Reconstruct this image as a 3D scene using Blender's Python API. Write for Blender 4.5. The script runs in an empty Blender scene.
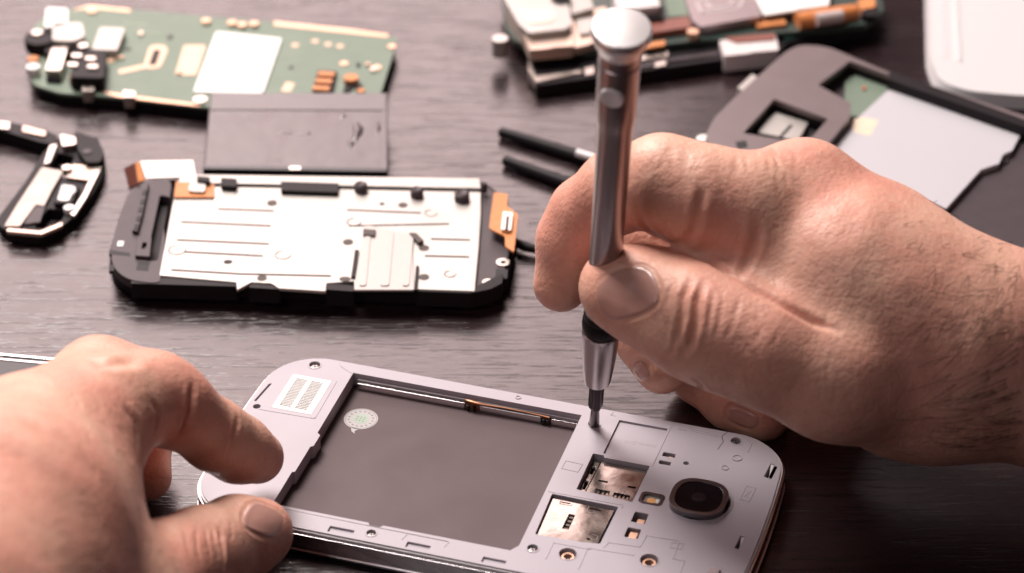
import bpy, bmesh, math, random
import numpy as np
from mathutils import Vector, Matrix
from mathutils.bvhtree import BVHTree
from mathutils.geometry import tessellate_polygon
random.seed(7); rng = np.random.default_rng(7)
R = math.radians
C = bpy.context.scene.collection
sc = bpy.context.scene
S = 0.001                      # everything below is written in millimetres
W, H, F = 1024, 573, 2700.0
PITCH, DIST = R(34), 750.0

# ------------------------------------------------------------------ camera
CAM = Vector((0, -DIST*math.cos(PITCH), DIST*math.sin(PITCH)))
FWD = (-CAM).normalized(); RT = Vector((1, 0, 0)); UP = RT.cross(FWD)
cam = bpy.data.cameras.new('camera'); co = bpy.data.objects.new('camera', cam); C.objects.link(co)
co.location = CAM*S; co.rotation_euler = (math.pi/2 - PITCH, 0, 0)
cam.sensor_width = 36; cam.lens = F/W*36
cam.clip_start = 0.02; cam.clip_end = 50
cam.dof.use_dof = True; cam.dof.focus_distance = 0.680; cam.dof.aperture_fstop = 12
sc.camera = co

# ------------------------------------------------------------------ world, lamps, exposure
wd = bpy.data.worlds.new('World'); sc.world = wd; wd.use_nodes = True
bg = wd.node_tree.nodes['Background']; bg.inputs[0].default_value = (0.62, 0.42, 0.46, 1); bg.inputs[1].default_value = 0.075

def area(name, loc, target, sx, sy, power, col):
    l = bpy.data.lights.new(name, 'AREA'); l.shape = 'RECTANGLE'; l.size = sx*S; l.size_y = sy*S
    l.energy = power; l.color = col
    o = bpy.data.objects.new(name, l); C.objects.link(o); o.location = Vector(loc)*S
    o.rotation_euler = (Vector(target)-Vector(loc)).to_track_quat('-Z', 'Y').to_euler(); return o
area('window_light', (-400, 1150, 740), (-30, 40, 0), 1100, 800, 14.5, (1.0, 0.775, 0.755))
area('key_softbox', (-360, 480, 1020), (20, -30, 0), 480, 480, 23, (1.0, 0.92, 0.87))
area('fill_softbox', (-420, -520, 640), (0, -50, 0), 400, 400, 1.1, (1.0, 0.92, 0.93))
sc.view_settings.view_transform = 'Standard'; sc.view_settings.look = 'None'
sc.view_settings.exposure = 0; sc.view_settings.gamma = 1
sc.cycles.max_bounces = 8

# ------------------------------------------------------------------ helpers
def at(px, py, z=0.0):
    """point at height z (mm) seen at a photograph pixel"""
    d = FWD + RT*((px-W/2)/F) - UP*((py-H/2)/F)
    return CAM + d*((z-CAM.z)/d.z)
def ray_dir(px, py): return (FWD + RT*((px-W/2)/F) - UP*((py-H/2)/F)).normalized()

MATS = {}
def mat(name, col, rough=0.5, metal=0.0, var=0.12, vs=400, bump=0.0, bs=900, coat=0.0, rvar=0.0, spec=0.5, trans=0.0, stretch=(1,1,1), sss=0.0):
    if name in MATS: return MATS[name]
    m = bpy.data.materials.new(name); m.use_nodes = True; n = m.node_tree.nodes; L = m.node_tree.links
    b = n['Principled BSDF']
    tc = n.new('ShaderNodeTexCoord'); mp = n.new('ShaderNodeMapping'); mp.inputs['Scale'].default_value = stretch
    L.new(tc.outputs['Object'], mp.inputs[0])
    no = n.new('ShaderNodeTexNoise'); no.inputs['Scale'].default_value = vs; no.inputs['Detail'].default_value = 4
    L.new(mp.outputs[0], no.inputs['Vector'])
    mx = n.new('ShaderNodeMix'); mx.data_type = 'RGBA'
    lo = [max(0, c*(1-var)) for c in col]; hi = [min(1, c*(1+var)) for c in col]
    mx.inputs[6].default_value = (*lo, 1); mx.inputs[7].default_value = (*hi, 1)
    L.new(no.outputs[0], mx.inputs[0]); L.new(mx.outputs[2], b.inputs['Base Color'])
    b.inputs['Roughness'].default_value = rough; b.inputs['Metallic'].default_value = metal
    b.inputs['Specular IOR Level'].default_value = spec
    b.inputs['Coat Weight'].default_value = coat; b.inputs['Coat Roughness'].default_value = 0.08
    b.inputs['Transmission Weight'].default_value = trans
    if sss: 
        b.inputs['Subsurface Weight'].default_value = sss; b.inputs['Subsurface Scale'].default_value = 0.002
    if rvar:
        mr = n.new('ShaderNodeMapRange'); mr.inputs['From Min'].default_value = .3; mr.inputs['From Max'].default_value = .7
        mr.inputs['To Min'].default_value = max(0.02, rough-rvar); mr.inputs['To Max'].default_value = min(1, rough+rvar)
        n2 = n.new('ShaderNodeTexNoise'); n2.inputs['Scale'].default_value = vs*1.7; n2.inputs['Detail'].default_value = 5
        L.new(mp.outputs[0], n2.inputs['Vector']); L.new(n2.outputs[0], mr.inputs[0]); L.new(mr.outputs[0], b.inputs['Roughness'])
    if bump:
        n3 = n.new('ShaderNodeTexNoise'); n3.inputs['Scale'].default_value = bs; n3.inputs['Detail'].default_value = 3
        L.new(mp.outputs[0], n3.inputs['Vector'])
        bp = n.new('ShaderNodeBump'); bp.inputs['Strength'].default_value = 1; bp.inputs['Distance'].default_value = bump*S
        L.new(n3.outputs[0], bp.inputs['Height']); L.new(bp.outputs[0], b.inputs['Normal'])
    MATS[name] = m; return m

def offset(poly, d):
    """shift a polygon's outline (positive = outwards for a counter-clockwise one)"""
    n = len(poly); A = sum(poly[i][0]*poly[(i+1)%n][1]-poly[(i+1)%n][0]*poly[i][1] for i in range(n)); s = 1 if A > 0 else -1
    out = []
    for i in range(n):
        a, b, c = Vector(poly[i-1][:2]), Vector(poly[i][:2]), Vector(poly[(i+1) % n][:2])
        e1 = (b-a).normalized(); e2 = (c-b).normalized()
        n1 = Vector((e1.y, -e1.x)); n2 = Vector((e2.y, -e2.x)); m = (n1+n2)
        m = m.normalized() if m.length > 1e-6 else n1
        k = 1/max(.4, m.dot(n1)); q = b+m*k*d*s; out.append((q.x, q.y))
    return out
def rrect(x0, x1, y0, y1, r, n=5):
    r = min(r, (x1-x0)/2*.999, (y1-y0)/2*.999); out = []
    for cx, cy, a in ((x1-r, y1-r, 0), (x0+r, y1-r, 90), (x0+r, y0+r, 180), (x1-r, y0+r, 270)):
        for k in range(n+1): t = R(a+90*k/n); out.append((cx+r*math.cos(t), cy+r*math.sin(t)))
    return out
def circ(x, y, r, n=20, ry=None): return [(x+r*math.cos(2*math.pi*k/n), y+(ry or r)*math.sin(2*math.pi*k/n)) for k in range(n)]
def rnd(poly, r, n=4):
    """round the corners of a polygon"""
    out = []; N = len(poly)
    for i in range(N):
        a, b, c = Vector(poly[i-1][:2]), Vector(poly[i][:2]), Vector(poly[(i+1) % N][:2])
        rr = r[i] if isinstance(r, (list, tuple)) else r
        d = min(rr, (a-b).length*.49, (c-b).length*.49); p = b+(a-b).normalized()*d; q = b+(c-b).normalized()*d
        for k in range(n+1):
            t = k/n; v = p*(1-t)**2+b*2*t*(1-t)+q*t*t; out.append((v.x, v.y))
    return out

class MB:
    def __init__(s): s.v = []; s.f = []
    def add(s, vs, fs):
        o = len(s.v); s.v += [tuple(v) for v in vs]; s.f += [tuple(i+o for i in f) for f in fs]; return s
    def prism(s, outer, z0, z1, holes=(), bottom=True, taper=0.0, zf=None):
        """outline pushed from z0 to z1, with through holes; taper pulls the top outline in"""
        loops = [list(outer)]+[list(h) for h in holes]; vs = []; idx = []
        for j, lp in enumerate(loops):
            A = sum(lp[i-1][0]*lp[i][1]-lp[i][0]*lp[i-1][1] for i in range(len(lp)))
            if (A > 0) != (j == 0): lp.reverse()
            idx.append((len(vs), len(lp))); vs += lp
        top = []
        for j, lp in enumerate(loops): top += (offset(lp, -taper) if (j == 0 and taper) else lp)
        n = len(vs); tri = tessellate_polygon([[Vector((x, y, 0)) for x, y in lp] for lp in loops])
        Z1 = (lambda x, y: z1) if zf is None else zf
        V = [(x, y, z0) for x, y in vs]+[(x, y, Z1(x, y)) for x, y in top]; fs = []
        for a, b, c in tri:
            A = (vs[b][0]-vs[a][0])*(vs[c][1]-vs[a][1])-(vs[b][1]-vs[a][1])*(vs[c][0]-vs[a][0])
            if abs(A) < 1e-12: continue
            if A < 0: b, c = c, b
            fs.append((a+n, b+n, c+n))
            if bottom: fs.append((c, b, a))
        for st, m in idx:
            for k in range(m): a, b = st+k, st+(k+1) % m; fs.append((a, b, b+n, a+n))
        return s.add(V, fs)
    def box(s, x0, x1, y0, y1, z0, z1): return s.prism([(x0, y0), (x1, y0), (x1, y1), (x0, y1)], z0, z1)
    def cyl(s, x, y, r, z0, z1, n=20, taper=0): return s.prism(circ(x, y, r, n), z0, z1, taper=taper)
    def lathe(s, prof, x=0, y=0, n=32, M=None, cap=True):
        V = []; fs = []; m = len(prof)
        for r, z in prof:
            for k in range(n):
                t = 2*math.pi*k/n; p = Vector((r*math.cos(t), r*math.sin(t), z)); p = (M @ p) if M else p+Vector((x, y, 0)); V.append(p)
        for i in range(m-1):
            for k in range(n): a = i*n+k; b = i*n+(k+1) % n; fs.append((a, b, b+n, a+n))
        if cap:
            fs.append(tuple(range(n-1, -1, -1))); fs.append(tuple((m-1)*n+k for k in range(n)))
        return s.add(V, fs)
    def tube(s, pts, rad, n=8):
        pts = [Vector(p) for p in pts]; V = []; fs = []; m = len(pts)
        for i, p in enumerate(pts):
            t = (pts[min(i+1, m-1)]-pts[max(i-1, 0)]).normalized(); a = t.cross(Vector((0, 0, 1)))
            if a.length < .05: a = t.cross(Vector((0, 1, 0)))
            a.normalize(); b = t.cross(a); r = rad[i] if isinstance(rad, (list, tuple)) else rad
            for k in range(n): q = 2*math.pi*k/n; V.append(p+a*r*math.cos(q)+b*r*math.sin(q))
        for i in range(m-1):
            for k in range(n): x = i*n+k; y = i*n+(k+1) % n; fs.append((x, y, y+n, x+n))
        fs.append(tuple(range(n-1, -1, -1))); fs.append(tuple((m-1)*n+k for k in range(n)))
        return s.add(V, fs)
    def slab(s, top, th):
        """four-sided sheet with its own height at every corner"""
        n = len(top); V = [Vector(p) for p in top]+[Vector(p)-Vector((0, 0, th)) for p in top]
        fs = [tuple(range(n)), tuple(range(2*n-1, n-1, -1))]
        for k in range(n): a = k; b = (k+1) % n; fs.append((b, a, a+n, b+n))
        return s.add(V, fs)

def build(name, mb, m, parent=None, bevel=0.0, smooth=True, seg=2):
    me = bpy.data.meshes.new(name); me.from_pydata([(x*S, y*S, z*S) for x, y, z in mb.v], [], mb.f)
    bm = bmesh.new(); bm.from_mesh(me); bmesh.ops.remove_doubles(bm, verts=bm.verts, dist=1e-7)
    bmesh.ops.recalc_face_normals(bm, faces=bm.faces); bm.to_mesh(me); bm.free()
    me.materials.append(m); o = bpy.data.objects.new(name, me); C.objects.link(o)
    if parent is not None: o.parent = parent
    if smooth:
        me.polygons.foreach_set('use_smooth', [True]*len(me.polygons)); me.set_sharp_from_angle(angle=R(35))
    if bevel:
        b = o.modifiers.new('bevel', 'BEVEL'); b.width = bevel*S; b.segments = seg; b.limit_method = 'ANGLE'; b.angle_limit = R(38)
        b.harden_normals = smooth; b.use_clamp_overlap = True
    return o
def tag(o, label, cat=None, group=None, kind=None):
    if label: o['label'] = label
    if cat: o['category'] = cat
    if group: o['group'] = group
    if kind: o['kind'] = kind
    return o
def thing(name, label, cat, loc, rotz=0.0, group=None):
    o = bpy.data.objects.new(name, None); C.objects.link(o); o.location = Vector(loc)*S; o.rotation_euler = (0, 0, rotz)
    o.empty_display_size = .01; return tag(o, label, cat, group)
class Loc:
    """local frame of a thing: pixel -> its own millimetres"""
    def __init__(s, loc, rotz): s.M = (Matrix.Translation(Vector(loc)) @ Matrix.Rotation(rotz, 4, 'Z')).inverted()
    def p(s, px, py, z): return s.M @ at(px, py, z)
    def poly(s, pts, z): return [tuple(s.p(x, y, z)[:2]) for x, y in pts]
def text(name, body, size, m, parent, loc, rot, ex=0.02, align='LEFT'):
    cu = bpy.data.curves.new(name, 'FONT'); cu.body = body; cu.size = size*S; cu.extrude = ex*S; cu.align_x = align
    t = bpy.data.objects.new(name, cu); C.objects.link(t); dg = bpy.context.evaluated_depsgraph_get(); dg.update()
    me = bpy.data.meshes.new_from_object(t.evaluated_get(dg)); bpy.data.objects.remove(t)
    o = bpy.data.objects.new(name, me); C.objects.link(o); me.materials.clear(); me.materials.append(m)
    o.parent = parent; o.location = Vector(loc)*S; o.rotation_euler = rot; return o
# ------------------------------------------------------------------ materials
PLAST = mat('lavender_plastic', (0.385, 0.352, 0.392), 0.42, var=.07, vs=35, bump=.02, bs=2500, rvar=.07)
CHROME = mat('chrome', (0.72, 0.69, 0.70), 0.16, 1.0, var=.05, rvar=.06)
BLACK = mat('black_plastic', (0.010, 0.007, 0.009), 0.55, spec=.2, var=.2, bump=.03, bs=1500)
GREYBLK = mat('worn_dark_plastic', (0.060, 0.045, 0.050), 0.5, spec=.3, var=.2, vs=200, bump=.05, bs=900)
GLASS = mat('black_glass', (0.006, 0.005, 0.007), 0.06, spec=.22)
STEEL = mat('stamped_steel', (0.40, 0.345, 0.31), 0.22, 1.0, var=.10, vs=90, rvar=.1, bump=.03, bs=500)
GOLD = mat('gold_contact', (0.72, 0.45, 0.32), 0.45, .7, var=.15)
COPPER = mat('copper_flex', (0.62, 0.24, 0.09), 0.45, var=.2, spec=.25)
WHITE = mat('white_paper', (0.80, 0.79, 0.77), 0.55, var=.02)
INK = mat('dark_ink', (0.05, 0.045, 0.045), 0.7, spec=.2)
HOLE = mat('deep_black', (0.010, 0.008, 0.010), 0.7)

def wood():
    m = bpy.data.materials.new('dark_wood'); m.use_nodes = True; n = m.node_tree.nodes; L = m.node_tree.links; b = n['Principled BSDF']
    tc = n.new('ShaderNodeTexCoord')
    def mapping(rz, sc_):
        mp = n.new('ShaderNodeMapping'); mp.inputs['Rotation'].default_value = (0, 0, R(rz)); mp.inputs['Scale'].default_value = sc_
        L.new(tc.outputs['Object'], mp.inputs[0]); return mp
    def noise(mp, s, d=4, r=.55, dist=0):
        x = n.new('ShaderNodeTexNoise'); x.inputs['Scale'].default_value = s; x.inputs['Detail'].default_value = d
        x.inputs['Roughness'].default_value = r; x.inputs['Distortion'].default_value = dist; L.new(mp.outputs[0], x.inputs['Vector']); return x
    def ramp(x, a, bb, c0=(0, 0, 0, 1), c1=(1, 1, 1, 1)):
        r = n.new('ShaderNodeValToRGB'); r.color_ramp.elements[0].position = a; r.color_ramp.elements[1].position = bb
        r.color_ramp.elements[0].color = c0; r.color_ramp.elements[1].color = c1; L.new(x.outputs[0], r.inputs[0]); return r
    g = 10
    broad = noise(mapping(g, (1, 7, 1)), 9, 5, .6, .6)
    fine = noise(mapping(g, (1, 16, 1)), 38, 6, .65, .5)
    pore = noise(mapping(g, (1, 20, 1)), 44, 3, .55, .3)
    pore2 = noise(mapping(g, (1, 14, 1)), 120, 2, .5, .1)
    cbase = ramp(broad, .3, .7, (.012, .0055, .007, 1), (.027, .014, .0155, 1))
    fr = ramp(fine, .35, .65, (.78, .76, .78, 1), (1.15, 1.12, 1.12, 1))
    pr = ramp(pore, .57, .62, (1, 1, 1, 1), (.36, .31, .34, 1)); pr2 = ramp(pore2, .59, .66, (1, 1, 1, 1), (.68, .65, .67, 1))
    def mul(a, c):
        x = n.new('ShaderNodeMix'); x.data_type = 'RGBA'; x.blend_type = 'MULTIPLY'; x.inputs[0].default_value = 1
        L.new(a, x.inputs[6]); L.new(c, x.inputs[7]); return x.outputs[2]
    c = mul(mul(mul(cbase.outputs[0], fr.outputs[0]), pr.outputs[0]), pr2.outputs[0]); L.new(c, b.inputs['Base Color'])
    hm = mul(mul(pr.outputs[0], pr2.outputs[0]), fr.outputs[0])
    bw = n.new('ShaderNodeRGBToBW'); L.new(hm, bw.inputs[0])
    bp = n.new('ShaderNodeBump'); bp.inputs['Distance'].default_value = .00005; bp.inputs['Strength'].default_value = 1
    L.new(bw.outputs[0], bp.inputs['Height']); L.new(bp.outputs[0], b.inputs['Normal'])
    rr = n.new('ShaderNodeMapRange'); rr.inputs['To Min'].default_value = .32; rr.inputs['To Max'].default_value = .22
    L.new(bw.outputs[0], rr.inputs[0]); L.new(rr.outputs[0], b.inputs['Roughness'])
    # pores do not shine as the lacquer does
    sp = n.new('ShaderNodeMapRange'); sp.inputs['To Min'].default_value = .5; sp.inputs['To Max'].default_value = .8
    L.new(bw.outputs[0], sp.inputs[0]); L.new(sp.outputs[0], b.inputs['Specular IOR Level'])
    return m
mb = MB().box(-900, 900, -900, 1600, -30, 0)
tag(build('table_top', mb, wood()), 'dark brown wooden table top with fine streaked grain', kind='structure')
# ------------------------------------------------------------------ the phone being repaired
PL, PR_ = (-4.9, -93.93, 0), -0.29956
ph = thing('smartphone', 'pale grey smartphone with its back cover off, held under the screwdriver tip', 'smartphone', PL, PR_)
def outline(hl, hw, r, bulge):
    out = []
    for (x, y) in rrect(-hl, hl, -hw, hw, r, 12):
        out.append((x+math.copysign(bulge*(1-(y/hw)**2), x) if abs(x) > hl*.6 else x, y))
    # extra points on the short sides for the curve
    res = []
    for i in range(len(out)):
        a, b = out[i], out[(i+1) % len(out)]; res.append(a)
        if abs(a[0]-b[0]) < 3 and abs(a[1]-b[1]) > 10:
            for k in range(1, 14):
                t = k/14; y = a[1]+(b[1]-a[1])*t; x0 = math.copysign(hl, a[0]); res.append((x0+math.copysign(bulge*(1-(y/hw)**2), a[0]), y))
    return res
OUT = outline(68.0, 34.9, 13.5, 1.7)
build('front_glass', MB().prism(offset(OUT, -.1), 0, 1.5), GLASS, ph, .4)
build('metal_rim', MB().prism(offset(OUT, .05), 1.5, 6.3, holes=[offset(OUT, -1.1)]), CHROME, ph, .5)
build('trim_line', MB().prism(offset(OUT, .35), 1.15, 1.75, holes=[offset(OUT, -.9)]), CHROME, ph, .15)
TOP = 7.5
bay = [(-47.2, -27.0), (14.5, -27.0), (14.5, 29.9), (-47.2, 29.9)]
bay = [(-47.3, 29.9), (-49.0, 29.9), (-49.0, 31.2), (-46.6, 31.2), (-46.6, 30.0), (14.4, 29.8), (14.5, -24.4), (13.2, -26.9), (9, -26.9), (-20.6, -27.2), (-21.2, -28.2), (-24.0, -28.2), (-25, -27.0), (-47.6, -27.1), (-47.6, -4), (-46.4, -4.6), (-46.4, -1), (-46.4, 5), (-47.2, 6)]
# the corner by the far screw: keep it simple and square
bay = [(-47.4, 30.0), (14.5, 29.8), (14.5, -24.6), (13.0, -27.0), (-19.0, -27.1), (-19.6, -28.0), (-22.2, -28.0), (-22.8, -27.1), (-47.6, -27.1), (-47.6, -14.0), (-46.9, -13.6), (-46.9, -3.0), (-46.2, -2.4), (-46.2, 2.2), (-47.2, 3.0)]
IN = offset(OUT, -1.0)
screws = [(-58.2, 30.3, 1.45), (18.5, 27.1, 1.45), (54.6, 30.8, 1.35), (17.9, -24.6, 1.3), (-20.8, -30.6, 1.15), (-66.0, 8.9, 1.0), (-58.5, -29.5, 1.4), (55.5, -28.6, 1.4)]
jacks = [(26.5, -24.2, 2.1), (45.6, -20.7, 2.2)]
sim = rnd([(21.6, 15.3), (24.6, 15.3), (24.6, 14.5), (36.5, 14.5), (36.0, -0.6), (21.6, 0.2)], .3)
sd = rnd([(16.4, -3.2), (33.3, -3.4), (32.8, -18.3), (29, -18.9), (16.9, -19.4)], .4)
conns = [rrect(38.3, 41.5, 19.4, 21.1, .3), rrect(38.2, 41.2, 16.1, 17.6, .3), rrect(37.6, 41.1, -8.0, -3.9, .4), rrect(37.5, 40.9, -14.0, -10.2, .4)]
flash_h = rrect(37.2, 43.3, -.4, 4.5, 1.3)
cam_h = circ(51.7, 4.5, 7.3, 36)
notch = [rrect(-31.2, -24.9, -33.1, -30.9, .1), rrect(-11.4, -5.5, -33.1, -31.0, .1), rrect(7.6, 13.4, -33.1, -31.0, .1)]
clips = [[(64.9, 24.4), (66.0, 24.2), (65.6, 18.4), (64.4, 18.7)], [(64.2, -5.4), (65.3, -5.4), (64.9, -10.6), (63.8, -10.3)], [(-66.6, 19.0), (-65.9, 19.4), (-67.0, 10.8), (-67.6, 11.0)], [(-36, 33.2), (-30.5, 33.2), (-30.5, 33.5), (-36, 33.5)]]
mic = circ(44.8, 18.3, .75, 12)
recess = [(23.9, 30.6), (36.9, 30.6), (36.5, 14.9), (23.9, 14.9)]
holes = [bay, sim, sd, flash_h, cam_h, mic]+conns+notch+clips[:3]+[circ(x, y, r, 18) for x, y, r in screws]+[circ(x, y, r, 20) for x, y, r in jacks]
lay = 6.95   # lower skin of the cover: floor of its shallow recesses
cover = MB().prism(IN, lay, TOP-.0, holes=[[(24.1, 30.8), (37.1, 30.8), (36.7, 14.5+.0), (24.6, 14.5), (24.6, 15.3), (21.6, 15.3), (21.6, 0.2), (36.0, -.6)][:0] or sim]+[h for h in holes if h is not sim]+[rnd([(24.2, 30.7), (36.9, 30.7), (36.6, 16.0), (24.0, 16.0)], .3)])
co_ = build('back_frame', cover, PLAST, ph, .22)
under = MB().prism(offset(IN, -.2), 3.6, lay-.004, holes=[h if not any(h is c for c in conns) else offset(h, .35 if h in conns[:2] else .6) for h in holes if h not in notch])
build('frame_wall', under, PLAST, ph)
# beaded rim that stands a little above the silver edge
build('rim_bead', MB().prism(offset(OUT, -.55), 6.32, 7.05, holes=[offset(OUT, -1.02)]), mat('white_rim', (.66, .62, .64), .3, var=.03), ph, .2)
# floor of the bay
BAYM = mat('grey_plate', (0.100, 0.070, 0.074), 0.55, spec=.22, var=.14, vs=28, bump=.02, bs=1800, rvar=.09)
build('battery_bay', MB().box(-48.5, 15.4, -28.8, 31.2, 2.6, 3.3), BAYM, ph)
build('inner_board', MB().box(15.8, 64, -31, 31.6, 2.4, 3.4), mat('dark_inside', (.02, .016, .02), .5), ph)
build('inner_board', MB().box(-66, -49, -28, 31, 2.4, 3.4), MATS['dark_inside'], ph)
# left-hand ledge of the bay, where the sheet steps down
led = MB().prism(rnd([(-47.9, 30.5), (-46.3, 30.5), (-46.3, 4.5), (-45.5, 3.6), (-45.5, -3.2), (-46.2, -4), (-46.2, -27.0), (-47.9, -27.0)], .3), 3.3, 6.1)

# bright strips under the far rim and the copper seen between them
fs = MB().box(-46, -16.6, 28.7, 29.9, 3.3, 5.3).box(-12.6, 4.0, 28.7, 29.9, 3.3, 5.3).box(6.6, 14.2, 28.7, 29.9, 3.3, 5.3)
build('side_strip', fs, CHROME, ph, .2)
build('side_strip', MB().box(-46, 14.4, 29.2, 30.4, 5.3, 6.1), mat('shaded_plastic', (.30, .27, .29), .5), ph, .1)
cf = MB().tube([(-16.8, 29.6, 5.7), (-14.5, 28.9, 5.9), (-12, 29.0, 5.6), (-6, 29.0, 5.9), (0, 29.1, 5.7), (6.2, 29.0, 5.4)], [.35, .5, .45, .22, .2, .35]).box(-16.4, -12.8, 28.9, 29.7, 3.4, 5.3).box(4.2, 6.4, 28.9, 29.6, 3.4, 5.2)
build('copper_strip', cf, mat('dull_copper', (.30, .13, .07), .35, .6), ph)
kn = MB()
for x in (-15.6, -13.9, 4.7, 5.8): kn.cyl(x, 28.6, .45, 3.3, 4.9, 10)
build('spring_contact', kn, HOLE, ph)
# lines and steps of the cover that stand proud or lie low
def bar(mbx, pts, w, z0=TOP-.1, z1=TOP+.10):
    for (a, b) in zip(pts[:-1], pts[1:]):
        a, b = Vector(a), Vector(b); d = (b-a).normalized(); n_ = Vector((-d.y, d.x))*w/2; a2 = a-d*w*.4; b2 = b+d*w*.4
        mbx.prism([tuple(a2+n_), tuple(b2+n_), tuple(b2-n_), tuple(a2-n_)], z0, z1)
m_ = MB(); bar(m_, [(-47.9, 29.8), (-51.2, 31.6), (-52.6, 33.4)], .35); build('raised_line', m_, PLAST, ph, .08)
m_ = MB(); bar(m_, [(-50.3, 25.0), (-50.0, 8.6), (-51.0, 8.4), (-65.0, 8.0)], .4); build('raised_line', m_, PLAST, ph, .08)
m_ = MB(); bar(m_, [(37.4, 33.0), (37.4, 30.9), (37.0, 14.7)], .35); build('raised_line', m_, PLAST, ph, .08)
m_ = MB(); bar(m_, [(39.0, 32.6), (39.6, 31.4), (41.6, 31.4)], .3); build('raised_line', m_, PLAST, ph, .08)
m_ = MB(); bar(m_, [(42, 32.4), (49.6, 32.0), (49.7, 31.2), (43, 31.6)], .3); build('raised_line', m_, PLAST, ph, .08)
m_ = MB(); bar(m_, [(34.0, -19.3), (34.6, -17.2), (42.2, -16.6), (42.6, -12.0), (50.6, -11.6), (50.8, -18.4), (53.6, -18.6), (53.8, -27)], .4); build('raised_line', m_, PLAST, ph, .08)
m_ = MB(); bar(m_, [(30.4, -28.8), (30.4, -21.3), (31.2, -20.6), (41.6, -20.0)], .4); build('raised_line', m_, PLAST, ph, .08)
m_ = MB(); bar(m_, [(22.0, -27.4), (22.0, -21.2), (31, -21.0)], .35); build('raised_line', m_, PLAST, ph, .08)
m_ = MB(); bar(m_, [(15.3, -2.6), (34.0, -2.4), (34.2, -3.4)], .4); build('raised_line', m_, PLAST, ph, .08)
m_ = MB(); bar(m_, [(15.9, 10.4), (20.3, 10.2), (20.0, 6.9), (15.8, 7.1), (15.9, 10.4)], .25); build('raised_line', m_, PLAST, ph, .08)
m_ = MB(); bar(m_, [(61.2, 13.8), (63.6, 13.6), (63.2, 8.0), (60.9, 8.2), (61.2, 13.8)], .3); build('raised_line', m_, PLAST, ph, .08)
m_ = MB(); bar(m_, [(61.7, 12.4), (62.7, 9.4)], .2); build('raised_line', m_, PLAST, ph, .08); m_ = MB(); bar(m_, [(62.8, 12.2), (61.7, 9.6)], .2); build('raised_line', m_, PLAST, ph, .08)
m_ = MB(); bar(m_, [(57.2, 32.2), (58.6, 31.0), (58.4, 27.2)], .3); build('raised_line', m_, PLAST, ph, .08)
m_ = MB(); bar(m_, [(-12.5, -28.6), (-13.0, -30.6)], .3); build('raised_line', m_, PLAST, ph, .08); m_ = MB(); bar(m_, [(-2.0, -28.4), (-2.4, -30.4)], .3); build('raised_line', m_, PLAST, ph, .08)
m_ = MB(); bar(m_, [(49.0, -12.8), (52.0, -12.4), (51.8, -14.6), (49.2, -14.8), (49.0, -12.8)], .2); build('raised_line', m_, PLAST, ph, .08)

for x, y, r in ((56.4, 24.0, 1.3), (54.5, 19.3, 1.0), (-3.2, 32.3, .8)):
    rg = MB().lathe([(r, TOP-.1), (r, TOP+.18), (r-.3, TOP+.18), (r-.3, TOP-.05)], x, y, 20, cap=False); build('raised_ring', rg, PLAST, ph)
rg = MB().lathe([(8.3, TOP-.1), (8.1, TOP+.2), (7.6, TOP+.22), (7.35, TOP-.05)], 51.7, 4.5, 40, cap=False); build('raised_ring', rg, PLAST, ph)

SEAM = mat('seam_shadow', (.10, .08, .08), .7)
ck = MB(); bar(ck, [(51.6, 33.6), (50.7, 31.6), (51.6, 29.6), (51.0, 26.0)], .22, TOP-.1, TOP+.012)
build('seam', ck, SEAM, ph); ck = MB()
bar(ck, [(22.0, 33.4), (21.6, 32.0), (22.9, 31.9)], .14, TOP-.1, TOP+.012)
build('seam', ck, SEAM, ph)

cp = MB().prism([(65.0, 24.2), (66.9, 23.6), (66.5, 18.2), (65.8, 18.2)], 6.0, 7.5); build('clip', cp, mat('white_rim', (.7,.7,.7)), ph, .15); cp = MB().prism([(64.4, -5.6), (66.4, -5.2), (66.0, -10.8), (65.2, -10.6)], 5.6, 7.3)
build('clip', cp, mat('white_rim', (.7,.7,.7)), ph, .15)
# screws
def screw(x, y, r, z, parent, m):
    s = MB().lathe([(r*.98, z-.8), (r*.98, z-.1), (r*.8, z), (r*.5, z+.02)], x, y, 20)
    o = build('screw', s, m, parent)
    q = MB(); bar(q, [(x-r*.5, y-r*.2), (x+r*.5, y+r*.2)], r*.24, z-.2, z+.035); bar(q, [(x-r*.2, y+r*.5), (x+r*.2, y-r*.5)], r*.24, z-.2, z+.04)
    build('cross_slot', q, HOLE, o)
SCR = mat('screw_steel', (.5, .45, .43), .28, 1.0)
for i, (x, y, r) in enumerate(screws):
    if i in (0, 2, 3, 4): screw(x, y, r*.86, 7.0, ph, SCR)
    else: build('screw_hole', MB().cyl(x, y, r*.96, 3.7, 4.4), HOLE, ph)
for x, y, r in screws[:5]:
    build('hole_rim', MB().lathe([(r+.45, TOP-.1), (r+.4, TOP+.10), (r+.05, TOP+.10), (r-.02, TOP-.25)], x, y, 24, cap=False), PLAST, ph)
# antenna sockets
for x, y, r in jacks:
    j = build('antenna_socket', MB().lathe([(r*.98, 5.3), (r*.96, 5.5), (r*.74, 6.0), (r*.72, 6.7), (r*.5, 6.7), (r*.47, 5.8), (.05, 5.8)], x, y, 24, cap=False), GOLD, ph)
    build('socket_core', MB().cyl(x, y, .55, 5.7, 6.35, 12), BLACK, j)
    build('hole_rim', MB().lathe([(r+.35, TOP-.1), (r+.3, TOP+.08), (r+.05, TOP+.08), (r-.02, TOP-.25)], x, y, 24, cap=False), PLAST, ph)
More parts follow.
